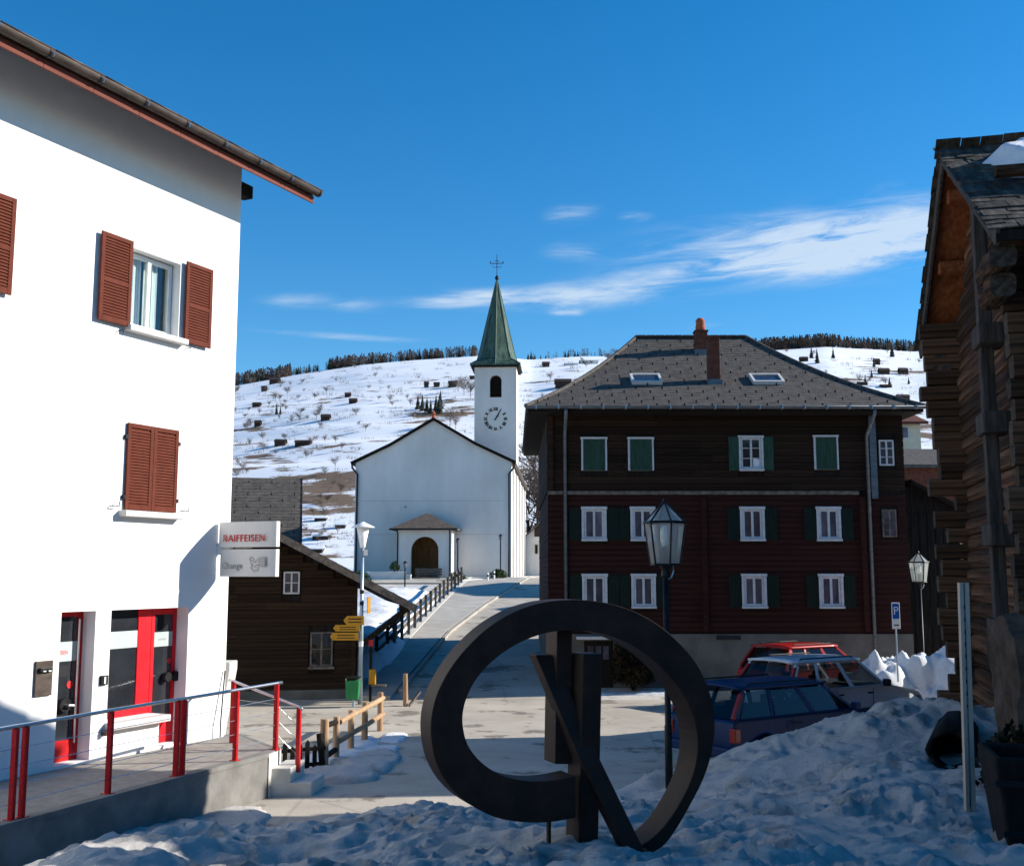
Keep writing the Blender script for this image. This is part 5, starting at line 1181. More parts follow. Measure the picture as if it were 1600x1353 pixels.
def small_lamp(px, ptop, pbot, Y, lb):
    a, b = at(px, ptop, Y), at(px, pbot, Y); h = a.z - b.z; t = thing('lantern_post', lb, 'street lamp', (b.x, Y, b.z), 0, 'thin black lamps round the church')
    MB().tube([(0, 0, -.2), (0, 0, h - .38)], .045, 7).build('post', M['blackmetal'], t); MB().lathe([(.0, h - .42), (.08, h - .40), (.12, h - .14), (.0, h - .13)], n=6).build('lantern', M['bluepane'], t); MB().lathe([(.16, h - .13), (.05, h - .03), (.0, h)], n=6).build('cap', M['blackmetal'], t)
small_lamp(782, 834, 900, 72.2, 'thin black lamp by the right corner of the church front')
small_lamp(715, 840, 905, 71.0, 'thin black lamp against the right side of the porch')
small_lamp(632, 876, 958, 66.0, 'thin black lamp left of the church porch bench')

# ------------------------------------------------------------------ lane fence, hikers' signs, lamp, bin
def lane_fence():
    t = thing('lane_fence', 'long weathered two rail wooden fence beside the pavement', 'fence', (0, 0, 0)); ys = [38.6 + i * 2.05 for i in range(15)]
    P = [Vector((float(np.interp(y, [f[0] for f in FENCE_L], [f[1] for f in FENCE_L])) - .05, y, G(0, y) + .1)) for y in ys]
    pm = MB().box(-.055, .055, -.055, .055, -.4, .98).mesh('post', M['greywood'])
    for p in P: link('post', pm, t, p, (0, 0, random.uniform(-.1, .1)))
    for a, b in zip(P, P[1:]):
        for h in (.42, .82): MB().bar(a + Vector((-.08, -.06, h)), b + Vector((-.08, .06, h)), .045, .13).build('rail', M['greywood'], t)
lane_fence()
def lower_fence():
    t = thing('yard_fence', 'dark open fence in the snow beyond the log house eave', 'fence', (0, 0, 0))
    P = [at(px, py, Y) for px, py, Y in ((588, 1035, 36), (605, 1018, 38), (618, 1000, 40))]
    for p in P: MB().box(p.x - .05, p.x + .05, p.y - .05, p.y + .05, p.z - .4, p.z + .85).build('post', M['darkwood'], t)
    for a, b in zip(P, P[1:]):
        for h in (.35, .7): MB().bar(a + Vector((0, 0, h)), b + Vector((0, 0, h)), .04, .10).build('rail', M['darkwood'], t)
lower_fence()
def street_lamp():
    x, Y = -3.96, 29.0; t = thing('street_lamp', 'grey steel street lamp with white saucer shade by the log house', 'street lamp', (x, Y, 0))
    MB().tube([(0, 0, 0), (0, 0, 2.2), (0, 0, 2.25), (0, 0, 4.2)], [.062, .058, .048, .042], 12).build('pole', M['galv'], t, smooth=True)
    MB().lathe([(.05, 4.05), (.07, 4.06), (.085, 4.16), (.17, 4.58), (.0, 4.58)], n=20).build('diffuser', M['lampwhite'], t, smooth=True)
    MB().lathe([(.31, 4.585), (.31, 4.60), (.10, 4.70), (.03, 4.74), (.0, 4.745)], n=24).build('shade', M['lampwhite'], t, smooth=True)
    MB().box(.03, .13, -.03, .03, 3.85, 4.0).build('sensor', M['steel'], t)
    for z in (2.55, 2.85): MB().lathe([(.05, z), (.056, z), (.056, z + .10), (.05, z + .10)], n=12).build('strap', M['blackmetal'], t)
    MB().lathe([(.058, 1.48), (.062, 1.48), (.062, 1.62), (.058, 1.62)], n=12).build('waymark_band', M['white'], t)
street_lamp()
def way_signs():
    data = [(537, 569, 962, 976, 'topmost yellow hiking arrow on the lamp pole', ''), (521, 562, 976, 986, 'middle reddish yellow hiking arrow on the lamp pole', ''), (516, 560, 988, 1000, 'lowest long yellow hiking arrow on the lamp pole', '')]
    for (xa, xb, ya, yb, lb, tx) in data:
        a, b = at(xa, ya, 28.9), at(xb, yb, 28.9); t = thing('direction_sign', lb, 'sign', ((a.x + b.x) / 2, 28.86, (a.z + b.z) / 2), 0, 'yellow hiking signs'); w, h = (b.x - a.x) / 2, (a.z - b.z) / 2
        MB().prism([(-w, 0), (-w + h * .8, -h), (w, -h), (w, h), (-w + h * .8, h)], -.012, .012, lambda p, q, c: (p, c, q)).build('plate', M['yellow'], t)
        for k in range(2): MB().box(-w * .5, w * .75, -.017, -.013, h * (.2 - .7 * k), h * (.42 - .7 * k)).build('print_line', M['signblack'], t)
    p = at(578, 945, 28.95); t = thing('direction_sign', 'small yellow plate edge on at the right of the lamp pole', 'sign', (p.x - .05, 28.95, p.z), R(62), 'yellow hiking signs'); MB().box(-.03, .10, -.01, .01, -.22, .20).build('plate', M['yellow'], t)
way_signs()
def bin_():
    a, b = at(541, 1057, 28.4), at(562, 1092, 28.4); t = thing('litter_bin', 'green litter bin beside the street lamp', 'bin', ((a.x + b.x) / 2, 28.4, b.z)); w = (b.x - a.x) / 2; h = a.z - b.z
    MB().add([(sx * w * k, sy * .17 * k, z) for z, k in ((0, .88), (h * .86, 1)) for sx, sy in ((-1, -1), (1, -1), (1, 1), (-1, 1))], [(3, 2, 1, 0), (4, 5, 6, 7), (0, 1, 5, 4), (1, 2, 6, 5), (2, 3, 7, 6), (3, 0, 4, 7)]).build('body', M['green'], t, bevel=.02)
    MB().box(-w * 1.06, w * 1.06, -.19, .19, h * .94, h).build('lid', M['blackmetal'], t, bevel=.01)
    for x in (-w, w): MB().box(x - .012, x + .012, -.02, .02, h * .8, h * .95).build('lid_bracket', M['steel'], t)
    MB().tube([(0, .12, -.25), (0, .12, .02)], .03, 7).build('stand', M['galv'], t)
bin_()
def orange_post():
    p = at(579, 1062, 29.6); t = thing('post_box_column', 'dark post with an orange box beside the street lamp', 'post', (p.x, 29.6, 0))
    MB().box(-.035, .035, -.035, .035, 0, 1.75).build('post', M['darkwood'], t); MB().box(-.04, .14, -.10, .06, .45, .85).build('box', M['yellow'], t, bevel=.02); MB().box(.03, .42, -.12, .06, .40, .445).build('shelf', M['greywood'], t)
    MB().box(-.06, .06, -.05, -.036, 1.45, 1.62).build('tag', M['signred'], t)
orange_post()
def tan_fence():
    t = thing('paling_fence', 'pale new wooden fence of stout posts by the kerb', 'fence', (0, 0, 0))
    P = [Vector((-3.28, 19.55, 0)), Vector((-3.20, 20.35, 0)), Vector((-3.10, 21.5, 0)), Vector((-2.98, 22.6, 0)), Vector((-2.86, 24.2, 0))]; hs = (.86, .80, .78, .80, .82)
    for i, (p, h) in enumerate(zip(P, hs)): MB().tube([p - Vector((0, 0, .1)), p + Vector((0, 0, h))], [.082 if i == 0 else .068, .075 if i == 0 else .062], 10).build('post', M['newwood'], t, bevel=.012)
    for a, b in zip(P[1:], P[2:]):
        for h in (.36, .70): MB().tube([a + Vector((.06, 0, h)), b + Vector((.06, 0, h))], .05, 8).build('rail', M['newwood'], t)
    MB().tube([P[0] + Vector((0, 0, .74)), P[1] + Vector((0, 0, .70))], .05, 8).build('rail', M['darkwood'], t); MB().tube([P[0] + Vector((0, 0, .2)), P[1] + Vector((0, 0, .22))], .05, 8).build('rail', M['darkwood'], t)
tan_fence()
def picket():
    t = thing('picket_fence', 'small black picket fence behind the terrace steps', 'fence', (0, 0, 0)); a, b = Vector((-3.98, 19.0, 0)), Vector((-3.30, 19.45, 0))
    for k in range(7):
        p = a.lerp(b, k / 6); h = .50 + .05 * math.sin(k * 2.1)
        MB().prism([(-.035, -.05), (.035, -.05), (.035, h - .05), (0, h), (-.035, h - .05)], -.012, .012, lambda q, z, c, p=p: (p.x + q, p.y + c + q * .5, z)).build('picket', M['darkwood'], t)
    for z in (.12, .38): MB().bar(a + Vector((-.05, .02, z)), b + Vector((.05, .04, z)), .03, .06).build('rail', M['darkwood'], t)
    MB().tube([b + Vector((.02, .02, -.05)), b + Vector((-.06, .03, .62))], .055, 8).build('leaning_post', M['darkwood'], t)
picket()
def short_post():
    t = thing('wooden_post', 'short leaning wooden marker post in the sunlit road', 'post', (-2.73, 28.6, 0)); MB().tube([(0, 0, -.05), (-.02, 0, .82)], [.07, .06], 9).build('post', M['newwood'], t, bevel=.01)
    MB().bar((.10, -.1, .02), (.34, .25, .34), .06, .05).build('prop', M['greywood'], t)
short_post()
def wall_stub():
    p = at(365, 1050, 22.5); t = thing('stone_trough', 'pale stone ledge sticking out behind the bank corner', 'ledge', (p.x - .1, 22.5, 0)); MB().prism([(-.5, 0), (-.12, 0), (.10, p.z + .06), (.10, p.z + .22), (-.5, p.z + .22)], -.3, .3, lambda a, b, c: (a, c, b)).build('ledge', M['paleconc'], t, bevel=.02)
wall_stub()

# ------------------------------------------------------------------ lanterns
def lantern(name, label, p, h, seed, group):
    t = thing(name, label, 'street lamp', p, R(11), group); H = h; lh = .84            # lantern height
    MB().tube([(0, 0, -.3), (0, 0, .9), (0, 0, .92), (0, 0, H - lh - .10)], [.048, .048, .040, .038], 10).build('pole', M['blackmetal'], t, smooth=True)
    zb, zm, zt = H - lh + .04, H - .27, H; rb, rm = .185, .262
    def hexa(r, z, o=0): return [Vector((r * math.cos(R(60 * k + 30 + o)), r * math.sin(R(60 * k + 30 + o)), z)) for k in range(6)]
    B, T = hexa(rb, zb), hexa(rm, zm); A = Vector((0, 0, zt))
    fr = MB()
    for k in range(6):
        fr.tube([B[k], T[k]], .013, 6); fr.tube([B[k], B[(k + 1) % 6]], .014, 6); fr.tube([T[k], T[(k + 1) % 6]], .018, 6); fr.tube([T[k], A], .013, 6)
    fr.lathe([(.0, zt - .03), (.03, zt - .02), (.015, zt + .03), (.0, zt + .045)], n=8)
    fr.build('lantern_frame', M['blackmetal'], t)
    for k in range(6):
        a, b, c, d = B[k], B[(k + 1) % 6], T[(k + 1) % 6], T[k]; s = .985
        MB().add([v * 1 for v in (a, b, c, d)], [(0, 1, 2, 3)]).build('pane', M['lampglass'], t)
        MB().add([T[k] * 1, T[(k + 1) % 6] * 1, A * 1], [(0, 1, 2)]).build('roof_pane', M['lampglass'], t)
    MB().lathe([(.0, zb), (rb * .8, zb), (rb * .8, zb + .02), (.05, zb + .03), (.045, zb + .22), (.0, zb + .22)], n=12).build('lamp_holder', M['carplastic'], t)
    MB().lathe([(.0, zb + .22), (.03, zb + .22), (.055, zb + .30), (.058, zb + .42), (.03, zb + .48), (.0, zb + .49)], n=12).build('bulb', M['bulb'], t, smooth=True)
    MB().lathe([(.04, H - lh - .12), (.06, H - lh - .1), (.05, H - lh - .03), (.09, zb), (.0, zb)], n=10).build('neck', M['blackmetal'], t)
    MB().tube([(.02, -.02, H - lh - .14), (.07, -.03, H - lh - .12), (.10, -.03, H - lh - .04), (.09, -.03, zb)], .011, 6).build('bracket', M['steel'], t)
lantern('lantern_lamp', 'large black lantern lamp standing in the snow behind the ring sculpture', (1.93, 13.8, .62), 3.68, 1, 'black six sided lanterns')
lantern('lantern_lamp', 'distant black lantern lamp beside the sunlit snow pile', (10.95, 29.5, .0), 3.95, 2, 'black six sided lanterns')

def parking_sign():
    a, b, c = at(1396, 941, 27), at(1408, 982, 27), at(1402, 1032, 27); t = thing('parking_sign', 'blue and white parking sign planted in the snow pile', 'sign', (c.x, 27, c.z - .5))
    MB().tube([(0, 0, 0), (0, 0, a.z - c.z + .5)], .022, 8).build('post', M['galv'], t); w = (b.x - a.x) / 2 + .02; z0, z1 = b.z - c.z + .5, a.z - c.z + .5; h = z1 - z0
    MB().box(-w, w, -.05, -.03, z0, z1).build('plate', M['white'], t, bevel=.01); MB().box(-w * .82, w * .82, -.056, -.051, z0 + h * .38, z1 - h * .05).build('blue_panel', M['parkblue'], t)
    text_mesh('letter', 'P', h * .42, M['white'], t, basis((0, -.058, z0 + h * .55), (1, 0, 0), (0, 0, 1)), .001, align='CENTER')
    MB().box(-w * .6, w * .6, -.056, -.051, z0 + h * .12, z0 + h * .16).build('print_line', M['signblack'], t)
parking_sign()

# ------------------------------------------------------------------ sculpture
def sculpture():
    ang = R(22); c = at(890, 1130, 8.5)
    t = thing('ring_sculpture', 'dark steel sculpture of an open ring with crossing bars in the snow', 'sculpture', (c.x, 8.5, c.z), 0)
    ax = Vector((-math.sin(ang), math.cos(ang), 0)) * .27                     # depth direction, back and to the left
    def q(px, py): return at(px, py, 8.5) - Vector((c.x, 8.5, c.z))
    # outer and inner outline, starting at the cut end at the bottom, clockwise over the left side and the top
    outer = [(900, 1277), (860, 1284), (815, 1284), (770, 1275), (728, 1252), (700, 1225), (683, 1195), (675, 1165), (673, 1130), (680, 1092), (697, 1055), (722, 1020), (757, 985), (797, 959), (840, 943), (885, 937), (932, 939), (978, 950), (1020, 970), (1057, 999), (1088, 1036), (1108, 1078), (1117, 1125), (1113, 1172), (1100, 1215), (1080, 1255), (1060, 1290), (1040, 1318), (1020, 1332)]
    inner = [(900, 1212), (862, 1219), (825, 1220), (790, 1213), (763, 1199), (744, 1182), (731, 1163), (725, 1143), (723, 1120), (728, 1094), (741, 1066), (762, 1040), (790, 1017), (823, 999), (857, 988), (890, 985), (927, 987), (962, 996), (995, 1012), (1028, 1037), (1056, 1068), (1078, 1104), (1089, 1143), (1089, 1182), (1079, 1220), (1061, 1257), (1040, 1288), (1020, 1308), (1000, 1322)]
    def dens(P):
        P = [Vector((*p, 0)) for p in P]; out = []
        for i in range(len(P) - 1):
            p0, p1, p2, p3 = P[max(i - 1, 0)], P[i], P[i + 1], P[min(i + 2, len(P) - 1)]
            for k in range(4):
                s = k / 4; out.append(.5 * ((2 * p1) + (-p0 + p2) * s + (2 * p0 - 5 * p1 + 4 * p2 - p3) * s * s + (-p0 + 3 * p1 - 3 * p2 + p3) * s ** 3))
        return [(p.x, p.y) for p in out + [P[-1]]]
    O, I = dens(outer), dens(inner); n = len(O); mb = MB()
    vs = [q(*p) for p in O] + [q(*p) for p in I]; vs += [v + ax for v in vs]
    fs = []
    for i in range(n - 1):
        a, b, c_, d = i, i + 1, n + i + 1, n + i; o = 2 * n
        fs += [(a, b, c_, d), (o + a, o + d, o + c_, o + b), (a, o + a, o + b, b), (d, c_, o + c_, o + d)]
    fs += [(0, n, 3 * n, 2 * n), (n - 1, 3 * n - 1, 4 * n - 1, 2 * n - 1)]
    mb.add(vs, fs); mb.build('ring', M['rust'], t, bevel=.006)
    def slab(nm, pts, back=1.0, off=0.0):
        P = [q(*p) + ax * (off[i] if isinstance(off, list) else off) for i, p in enumerate(pts)]; k = len(P); m_ = MB(); m_.add(P + [p + ax * back for p in P], [tuple(range(k)), tuple(range(2 * k - 1, k - 1, -1))] + [(i, (i + 1) % k, k + (i + 1) % k, k + i) for i in range(k)]); m_.build(nm, M['rust'], t, bevel=.006)
    slab('upright_bar', [(892, 984), (917, 984), (915, 1202), (889, 1202)], .8, .95)
    slab('standing_bar', [(920, 1023), (950, 1023), (942, 1395), (910, 1395)], .85, .35)
    slab('diagonal_bar', [(864, 1028), (894, 1028), (944, 1190), (1030, 1395), (1004, 1395), (912, 1190)],   .55, [1.25, 1.25, .22, -.45, -.45, .22])
    slab('support_pin', [(868, 1270), (873, 1270), (873, 1345), (868, 1345)], .15, .5)
sculpture()

# ------------------------------------------------------------------ steel post, wooden troughs by the barn
def steel_post():
    a, b = at(1505, 910, 10.5), at(1516, 1268, 10.5); t = thing('steel_post', 'slotted pale steel post standing in the snow by the barn', 'post', (b.x, 10.5, b.z)); d = a - b
    m_ = MB(); m_.prism([(-.045, -.025), (-.012, -.025), (-.012, -.005), (.006, -.005), (.006, -.025), (.045, -.025), (.045, .03), (-.045, .03)], -.5, d.z, lambda p, q_, c: (p + d.x * c / d.z, q_, c)); m_.build('channel', M['postgrey'], t)
    for k in range(9): z = d.z - .25 - k * .115; MB().box(-.010 + d.x * z / d.z, .004 + d.x * z / d.z, -.010, -.0055, z, z + .035).build('slot', M['dark'], t)
    MB().box(-.010, .004, -.010, -.0055, .05, d.z - 1.30).build('slot_line', M['dark'], t)
M['postgrey'] = mat('pale_zinc', (.44, .355, .29), (.52, .43, .36), rough=.5, metal=.2, scale=(20, 20, 3))
steel_post()
M['tub'] = mat('tarred_stave', (.006, .005, .0045), (.016, .013, .011), rough=.85, scale=(12, 12, 2), bump=.3)
def hollow_log():
    p = at(1482, 1168, 12.6); t = thing('hollow_log', 'dark hollowed log lying end on behind the slotted steel post', 'log trough', (p.x + .03, 12.6, p.z - .04), R(-24)); n = 22; ro_ = [.235 * (1 + .03 * math.sin(k * 1.3) + .025 * math.sin(k * 2.9)) for k in range(n)]
    for nm, f0, y0, y1, m_ in (('shell', .80, 0, 2.2, M['tub']),):
        mb = MB(); vs = []
        for y_, f in ((0, 1), (y1, .95), (y1, .72), (.0, .80)):
            vs += [(ro_[k] * f * math.cos(2 * math.pi * k / n) * 1.15, y_ + .05 * math.sin(k * 1.7), ro_[k] * f * math.sin(2 * math.pi * k / n)) for k in range(n)]
        mb.add(vs, [(j_ * n + k, j_ * n + (k + 1) % n, ((j_ + 1) % 4) * n + (k + 1) % n, ((j_ + 1) % 4) * n + k) for j_ in range(4) for k in range(n)]); mb.build(nm, m_, t, smooth=True)
    MB().lathe([(0, .6), (.21, 1.0), (.21, .62), (0, .62)], n=14, axis='y').build('core', M['dark'], t)
    for sx in (-.25, .25): MB().box(sx - .07, sx + .07, .3, 1.6, -.62, -.22).build('bearer', M['tub'], t)
hollow_log()
def stone_trough():
    p = at(1548, 1182, 9.2); t = thing('wooden_trough', 'big black wooden trough in the lower right corner', 'trough', (p.x + .02, 9.2, p.z - .85), R(-14)); h, w, l = .85, 1.3, .8
    A = [(.10, 0, 0), (w, 0, 0), (w, l, 0), (.10, l, 0)]; B = [(0, -.05, h), (w, -.05, h), (w, l + .05, h), (0, l + .05, h)]; Ci = [(.08, .03, h), (w - .08, .03, h), (w - .08, l - .03, h), (.08, l - .03, h)]; Di = [(.15, .08, .25), (w - .1, .08, .25), (w - .1, l - .08, .25), (.15, l - .08, .25)]
    mb = MB(); mb.add(A + B + Ci + Di, [(3, 2, 1, 0)] + [(4 * r + k, 4 * r + (k + 1) % 4, 4 * r + 4 + (k + 1) % 4, 4 * r + 4 + k) for r in range(3) for k in range(4)] + [(12, 13, 14, 15)]); mb.build('body', M['tub'], t, bevel=.035, seg=3)
    for z in (.22, .62): MB().box(-.03 + .1 * (1 - z / h), w - .1, -.062 + .05 * (1 - z / h), -.052 + .05 * (1 - z / h), z, z + .05).build('iron_strap', M['blackmetal'], t)
stone_trough()

# ------------------------------------------------------------------ cars
def car(name, label, paint, rear_mid, head, L_=4.3, W=1.66, H=1.43, belt=.90, wagon=True, rails=True, suv=False):
    t = thing(name, label, 'car', (rear_mid[0], rear_mid[1], 0), head); hw = W / 2; gc = .30 if suv else .20; hood = belt + .02
    wr = .33 if suv else .30; ax1, ax2 = .78, L_ - .82
    def arch(cx): return [(cx + (wr + .06) * math.cos(a), wr + (wr + .06) * math.sin(a)) for a in [math.pi - math.pi * i / 10 for i in range(11)]]
    prof = [(.04, gc + .10)] + [(ax1 - wr - .06, gc)] + arch(ax1) + [(ax1 + wr + .06, gc), (ax2 - wr - .06, gc)] + arch(ax2) + [(ax2 + wr + .06, gc), (L_ - .05, gc + .06), (L_, gc + .30), (L_ - .04, belt - .26), (L_ - .16, belt - .15), (L_ - .95, hood - .02), (L_ - 1.22, hood + .03), (.10, belt + .04), (.0, belt - .02), (-.03, .55), (0, .42)]
    m_ = MB(); sects = [(-hw + .10, .96), (-hw, 1), (-hw, 1), (hw, 1), (hw - .10, .96)]
    n = len(prof); ys = [-hw + .07, -hw, hw, hw - .07]; k0 = [.06, 0, 0, .06]; vs = []
    for y_, q in zip(ys, k0):
        for x, z in prof: vs.append((x + (q if x < L_ / 2 else -q) * (.5 if .3 < x < L_ - .3 else 1), y_, z - (q * .6 if z > .7 else 0)))
    m_.add(vs, [(j * n + i, j * n + (i + 1) % n, (j + 1) * n + (i + 1) % n, (j + 1) * n + i) for j in range(3) for i in range(n)] + [tuple(range(n)), tuple(reversed(range(3 * n, 4 * n)))])
    b = m_.build('body', paint, t, smooth=True, bevel=.045, seg=4); b.data.set_sharp_from_angle(angle=R(50))
    wn = b.modifiers.new('normals', 'WEIGHTED_NORMAL'); wn.keep_sharp = False
    # cabin: pillars and roof as solid bars round an open glasshouse
    xr0, xf0 = .06 if wagon else .5, L_ - 1.20; xr1, xf1 = (.42 if wagon else 1.0), L_ - 1.85; zr = H - .06; yb, yt = hw - .06, hw - .22; zb = belt + .02
    def side(x, s, sg): return Vector((x, sg * (yb + (yt - yb) * s), zb + (zr - zb) * s))
    def xl(s, r): return (xr0 + (xr1 - xr0) * s) if r else (xf0 + (xf1 - xf0) * s)
    for sg in (-1, 1):
        for f, w in ((lambda s: xl(s, 1) + .03, .13), (lambda s: xl(s, 1) * (1 - .30) + xl(s, 0) * .30, .09), (lambda s: xl(s, 1) * .36 + xl(s, 0) * .64, .10), (lambda s: xl(s, 0) - .03, .07)):
            MB().bar(side(f(0), 0, sg), side(f(1), 1, sg), w, .05, (0, 1, 0)).build('pillar', paint, t, bevel=.012, seg=1)
    rf = MB(); nx, ny = 10, 8; vs = []
    for i in range(nx + 1):
        for j in range(ny + 1):
            u, v = i / nx, j / ny * 2 - 1; x = xr1 - .10 + (xf1 + .04 - xr1 + .10) * u
            vs.append((x, v * (yt + .03) * (1 - .03 * abs(2 * u - 1) ** 3), zr + .015 + .055 * (1 - abs(v) ** 2.6) * (1 - .5 * abs(2 * u - 1) ** 3)))
    rf.add(vs, [(i * (ny + 1) + j, (i + 1) * (ny + 1) + j, (i + 1) * (ny + 1) + j + 1, i * (ny + 1) + j + 1) for i in range(nx) for j in range(ny)])
    ro = rf.build('roof', paint, t, smooth=True); sm = ro.modifiers.new('thick', 'SOLIDIFY'); sm.thickness = .05; sm.offset = 1
    # glass
    for sg in (-1, 1):
        g = lambda s, f: side((xl(s, 1) * (1 - f) + xl(s, 0) * f), s, sg) + Vector((0, sg * .012, 0))
        for f0, f1 in ((.045, .285), (.325, .615), (.665, .975)):
            MB().add([g(.04, f0), g(.04, f1), g(.97, f1), g(.97, f0)], [(0, 1, 2, 3)]).build('side_window', M['carglass'], t)
    for r, nm in ((0, 'windscreen'), (1, 'rear_window')):
        o = Vector((.012 if not r else -.012, 0, .008)); MB().add([side(xl(.02, r), .02, -1) + o, side(xl(.02, r), .02, 1) + o, side(xl(1, r), 1, 1) + o, side(xl(1, r), 1, -1) + o], [(0, 1, 2, 3)]).build(nm, M['carglass'], t)
    # seats
    for x in (L_ * .28, L_ * .50):
        for y_ in (-.36, .36):
            s = MB(); s.box(x - .05, x + .10, y_ - .24, y_ + .24, .5, 1.06); s.box(x, x + .10, y_ - .11, y_ + .11, 1.08, 1.26); s.build('seat', M['seat'], t, bevel=.03)
    MB().box(L_ - 1.75, L_ - 1.25, -hw + .15, hw - .15, .75, belt + .03).build('dashboard', M['seat'], t, bevel=.03)
    # wheels
    for x in (ax1, ax2):
        for sg in (-1, 1):
            y0 = sg * (hw - .10)
            w = MB().lathe([(wr * .62, -.09), (wr * .95, -.095), (wr, -.06), (wr, .06), (wr * .95, .095), (wr * .62, .09)], (x, y0, wr), 24, 'y').build('wheel', M['rubber'], t, smooth=False)
            MB().lathe([(0, -.03), (wr * .18, -.05), (wr * .55, -.02), (wr * .64, -.085), (wr * .64, .085), (wr * .55, .02), (wr * .18, .05), (0, .03)], (x, y0, wr), 16, 'y').build('rim', M['steel'], w)
    # lights, bumpers, plate, mirrors, trim
    for sg in (-1, 1):
        MB().box(-.045, .10, sg * (hw - .05) - .11, sg * (hw - .05) + .035, .56, .80).build('tail_light', M['taillight'], t, bevel=.02)
        if wagon and rails: MB().bar(side(xl(.05, 1) - .035, .05, sg), side(xl(.9, 1) - .02, .9, sg), .06, .07, (0, 1, 0)).build('high_tail_light', M['taillight'], t, bevel=.01)
        MB().box(L_ - .14, L_ + .0, sg * (hw - .22) - .18, sg * (hw - .22) + .18, belt - .40, belt - .24).build('headlight', M['bluepane'], t, bevel=.03)
        MB().box(xf0 - .22, xf0 - .10, sg * (hw + .10) - .09, sg * (hw + .10) + .07, belt + .02, belt + .17).build('mirror', paint if not suv else M['carplastic'], t, bevel=.03)
        MB().box(.5, L_ - .5, sg * (hw + .004) - .008, sg * (hw + .004) + .008, .50, .57).build('side_trim', M['carplastic'], t)
        if rails: MB().tube([(xr1 + .12, sg * (yt - .04), zr + .04), (xr1 + .2, sg * (yt - .04), zr + .11), (xf1 - .2, sg * (yt - .04), zr + .11), (xf1 - .1, sg * (yt - .04), zr + .04)], .016, 6).build('roof_rail', M['carplastic'], t)
        for x in (L_ * .36, L_ * .58): MB().box(x - .09, x + .07, sg * (hw + .012) - .01, sg * (hw + .012) + .01, belt - .12, belt - .085).build('door_handle', M['carplastic'], t)
    MB().box(-.10, .06, -hw + .04, hw - .04, .30, .48).build('rear_bumper', paint if not suv else M['carplastic'], t, bevel=.04, seg=3); MB().box(L_ - .08, L_ + .06, -hw + .05, hw - .05, .28, .48).build('front_bumper', paint if not suv else M['carplastic'], t, bevel=.04, seg=3)
    MB().box(-.052, -.036, -.26, .26, .60, .71).build('number_plate', M['plate'], t)
    for x in (L_ * .33, L_ * .60): 
        for sg in (-1, 1): MB().box(x - .006, x + .006, sg * (hw + .001) - .004, sg * (hw + .001) + .004, .36, belt - .01).build('door_gap', M['carplastic'], t)
    return t
HD = R(33); hx, hy = math.cos(HD), math.sin(HD)
car('blue_car', 'dark blue estate car parked nearest behind the snow mound', M['blue'], (3.28, 19.45), HD)
car('silver_car', 'silver off road car parked between blue and red cars', M['silver'], (6.80 - 2.0 * hx, 24.1 - 2.0 * hy), HD, L_=4.2, W=1.68, H=1.58, belt=.98, suv=True)
car('red_car', 'red car parked farthest, only its roof showing', M['redcar'], (7.95 - 2.0 * hx, 29.1 - 2.0 * hy), HD, L_=4.0, W=1.66, H=1.54, belt=.95)

# ------------------------------------------------------------------ snow
def tps(pts):
    P = np.array([(p[0], p[1]) for p in pts]); z = np.array([p[2] for p in pts]); n = len(P)
    def U(r2): return np.where(r2 > 1e-9, r2 * np.log(np.maximum(r2, 1e-9)), 0)
    A = np.zeros((n + 3, n + 3)); A[:n, :n] = U(((P[:, None] - P[None]) ** 2).sum(-1)) + np.eye(n) * .05
    A[:n, n] = 1; A[:n, n + 1:] = P; A[n, :n] = 1; A[n + 1:, :n] = P.T
    w = np.linalg.solve(A, np.concatenate([z, [0, 0, 0]]))
    def f(X, Yy):
        Q = np.stack([X, Yy], -1); return U(((Q[:, None] - P[None]) ** 2).sum(-1)) @ w[:n] + w[n] + Q @ w[n + 1:]
    return f
def lumps(x, y, s=1.0):
    # sun-cupped old snow: scooped hollows between sharp crests, broken crust, small grains
    a = mnoise.fractal((x * .9, y * .9, 3.3), 1.0, 2.1, 4) * .09
    wx, wy = x + .22 * mnoise.noise((x * 1.7, y * 1.7, 9)), y + .22 * mnoise.noise((x * 1.7, y * 1.7, 19))
    b = .12 - abs(mnoise.noise((wx * 1.9, wy * 2.6, 7.7))) * .20 - abs(mnoise.noise((wx * 4.3, wy * 5.6, 2.7))) * .13 - abs(mnoise.noise((wx * 9.5, wy * 11.5, 5.7))) * .065 - abs(mnoise.noise((x * 20, y * 22, 1.7))) * .03 + mnoise.noise((x * 41, y * 41, 6.1)) * .008
    k = .30 + .70 * max(0, min(1, .5 + 1.5 * mnoise.noise((x * .55, y * .7, 31))))          # smooth crust here, broken clods there
    return (a + (b - .01) * k) * s
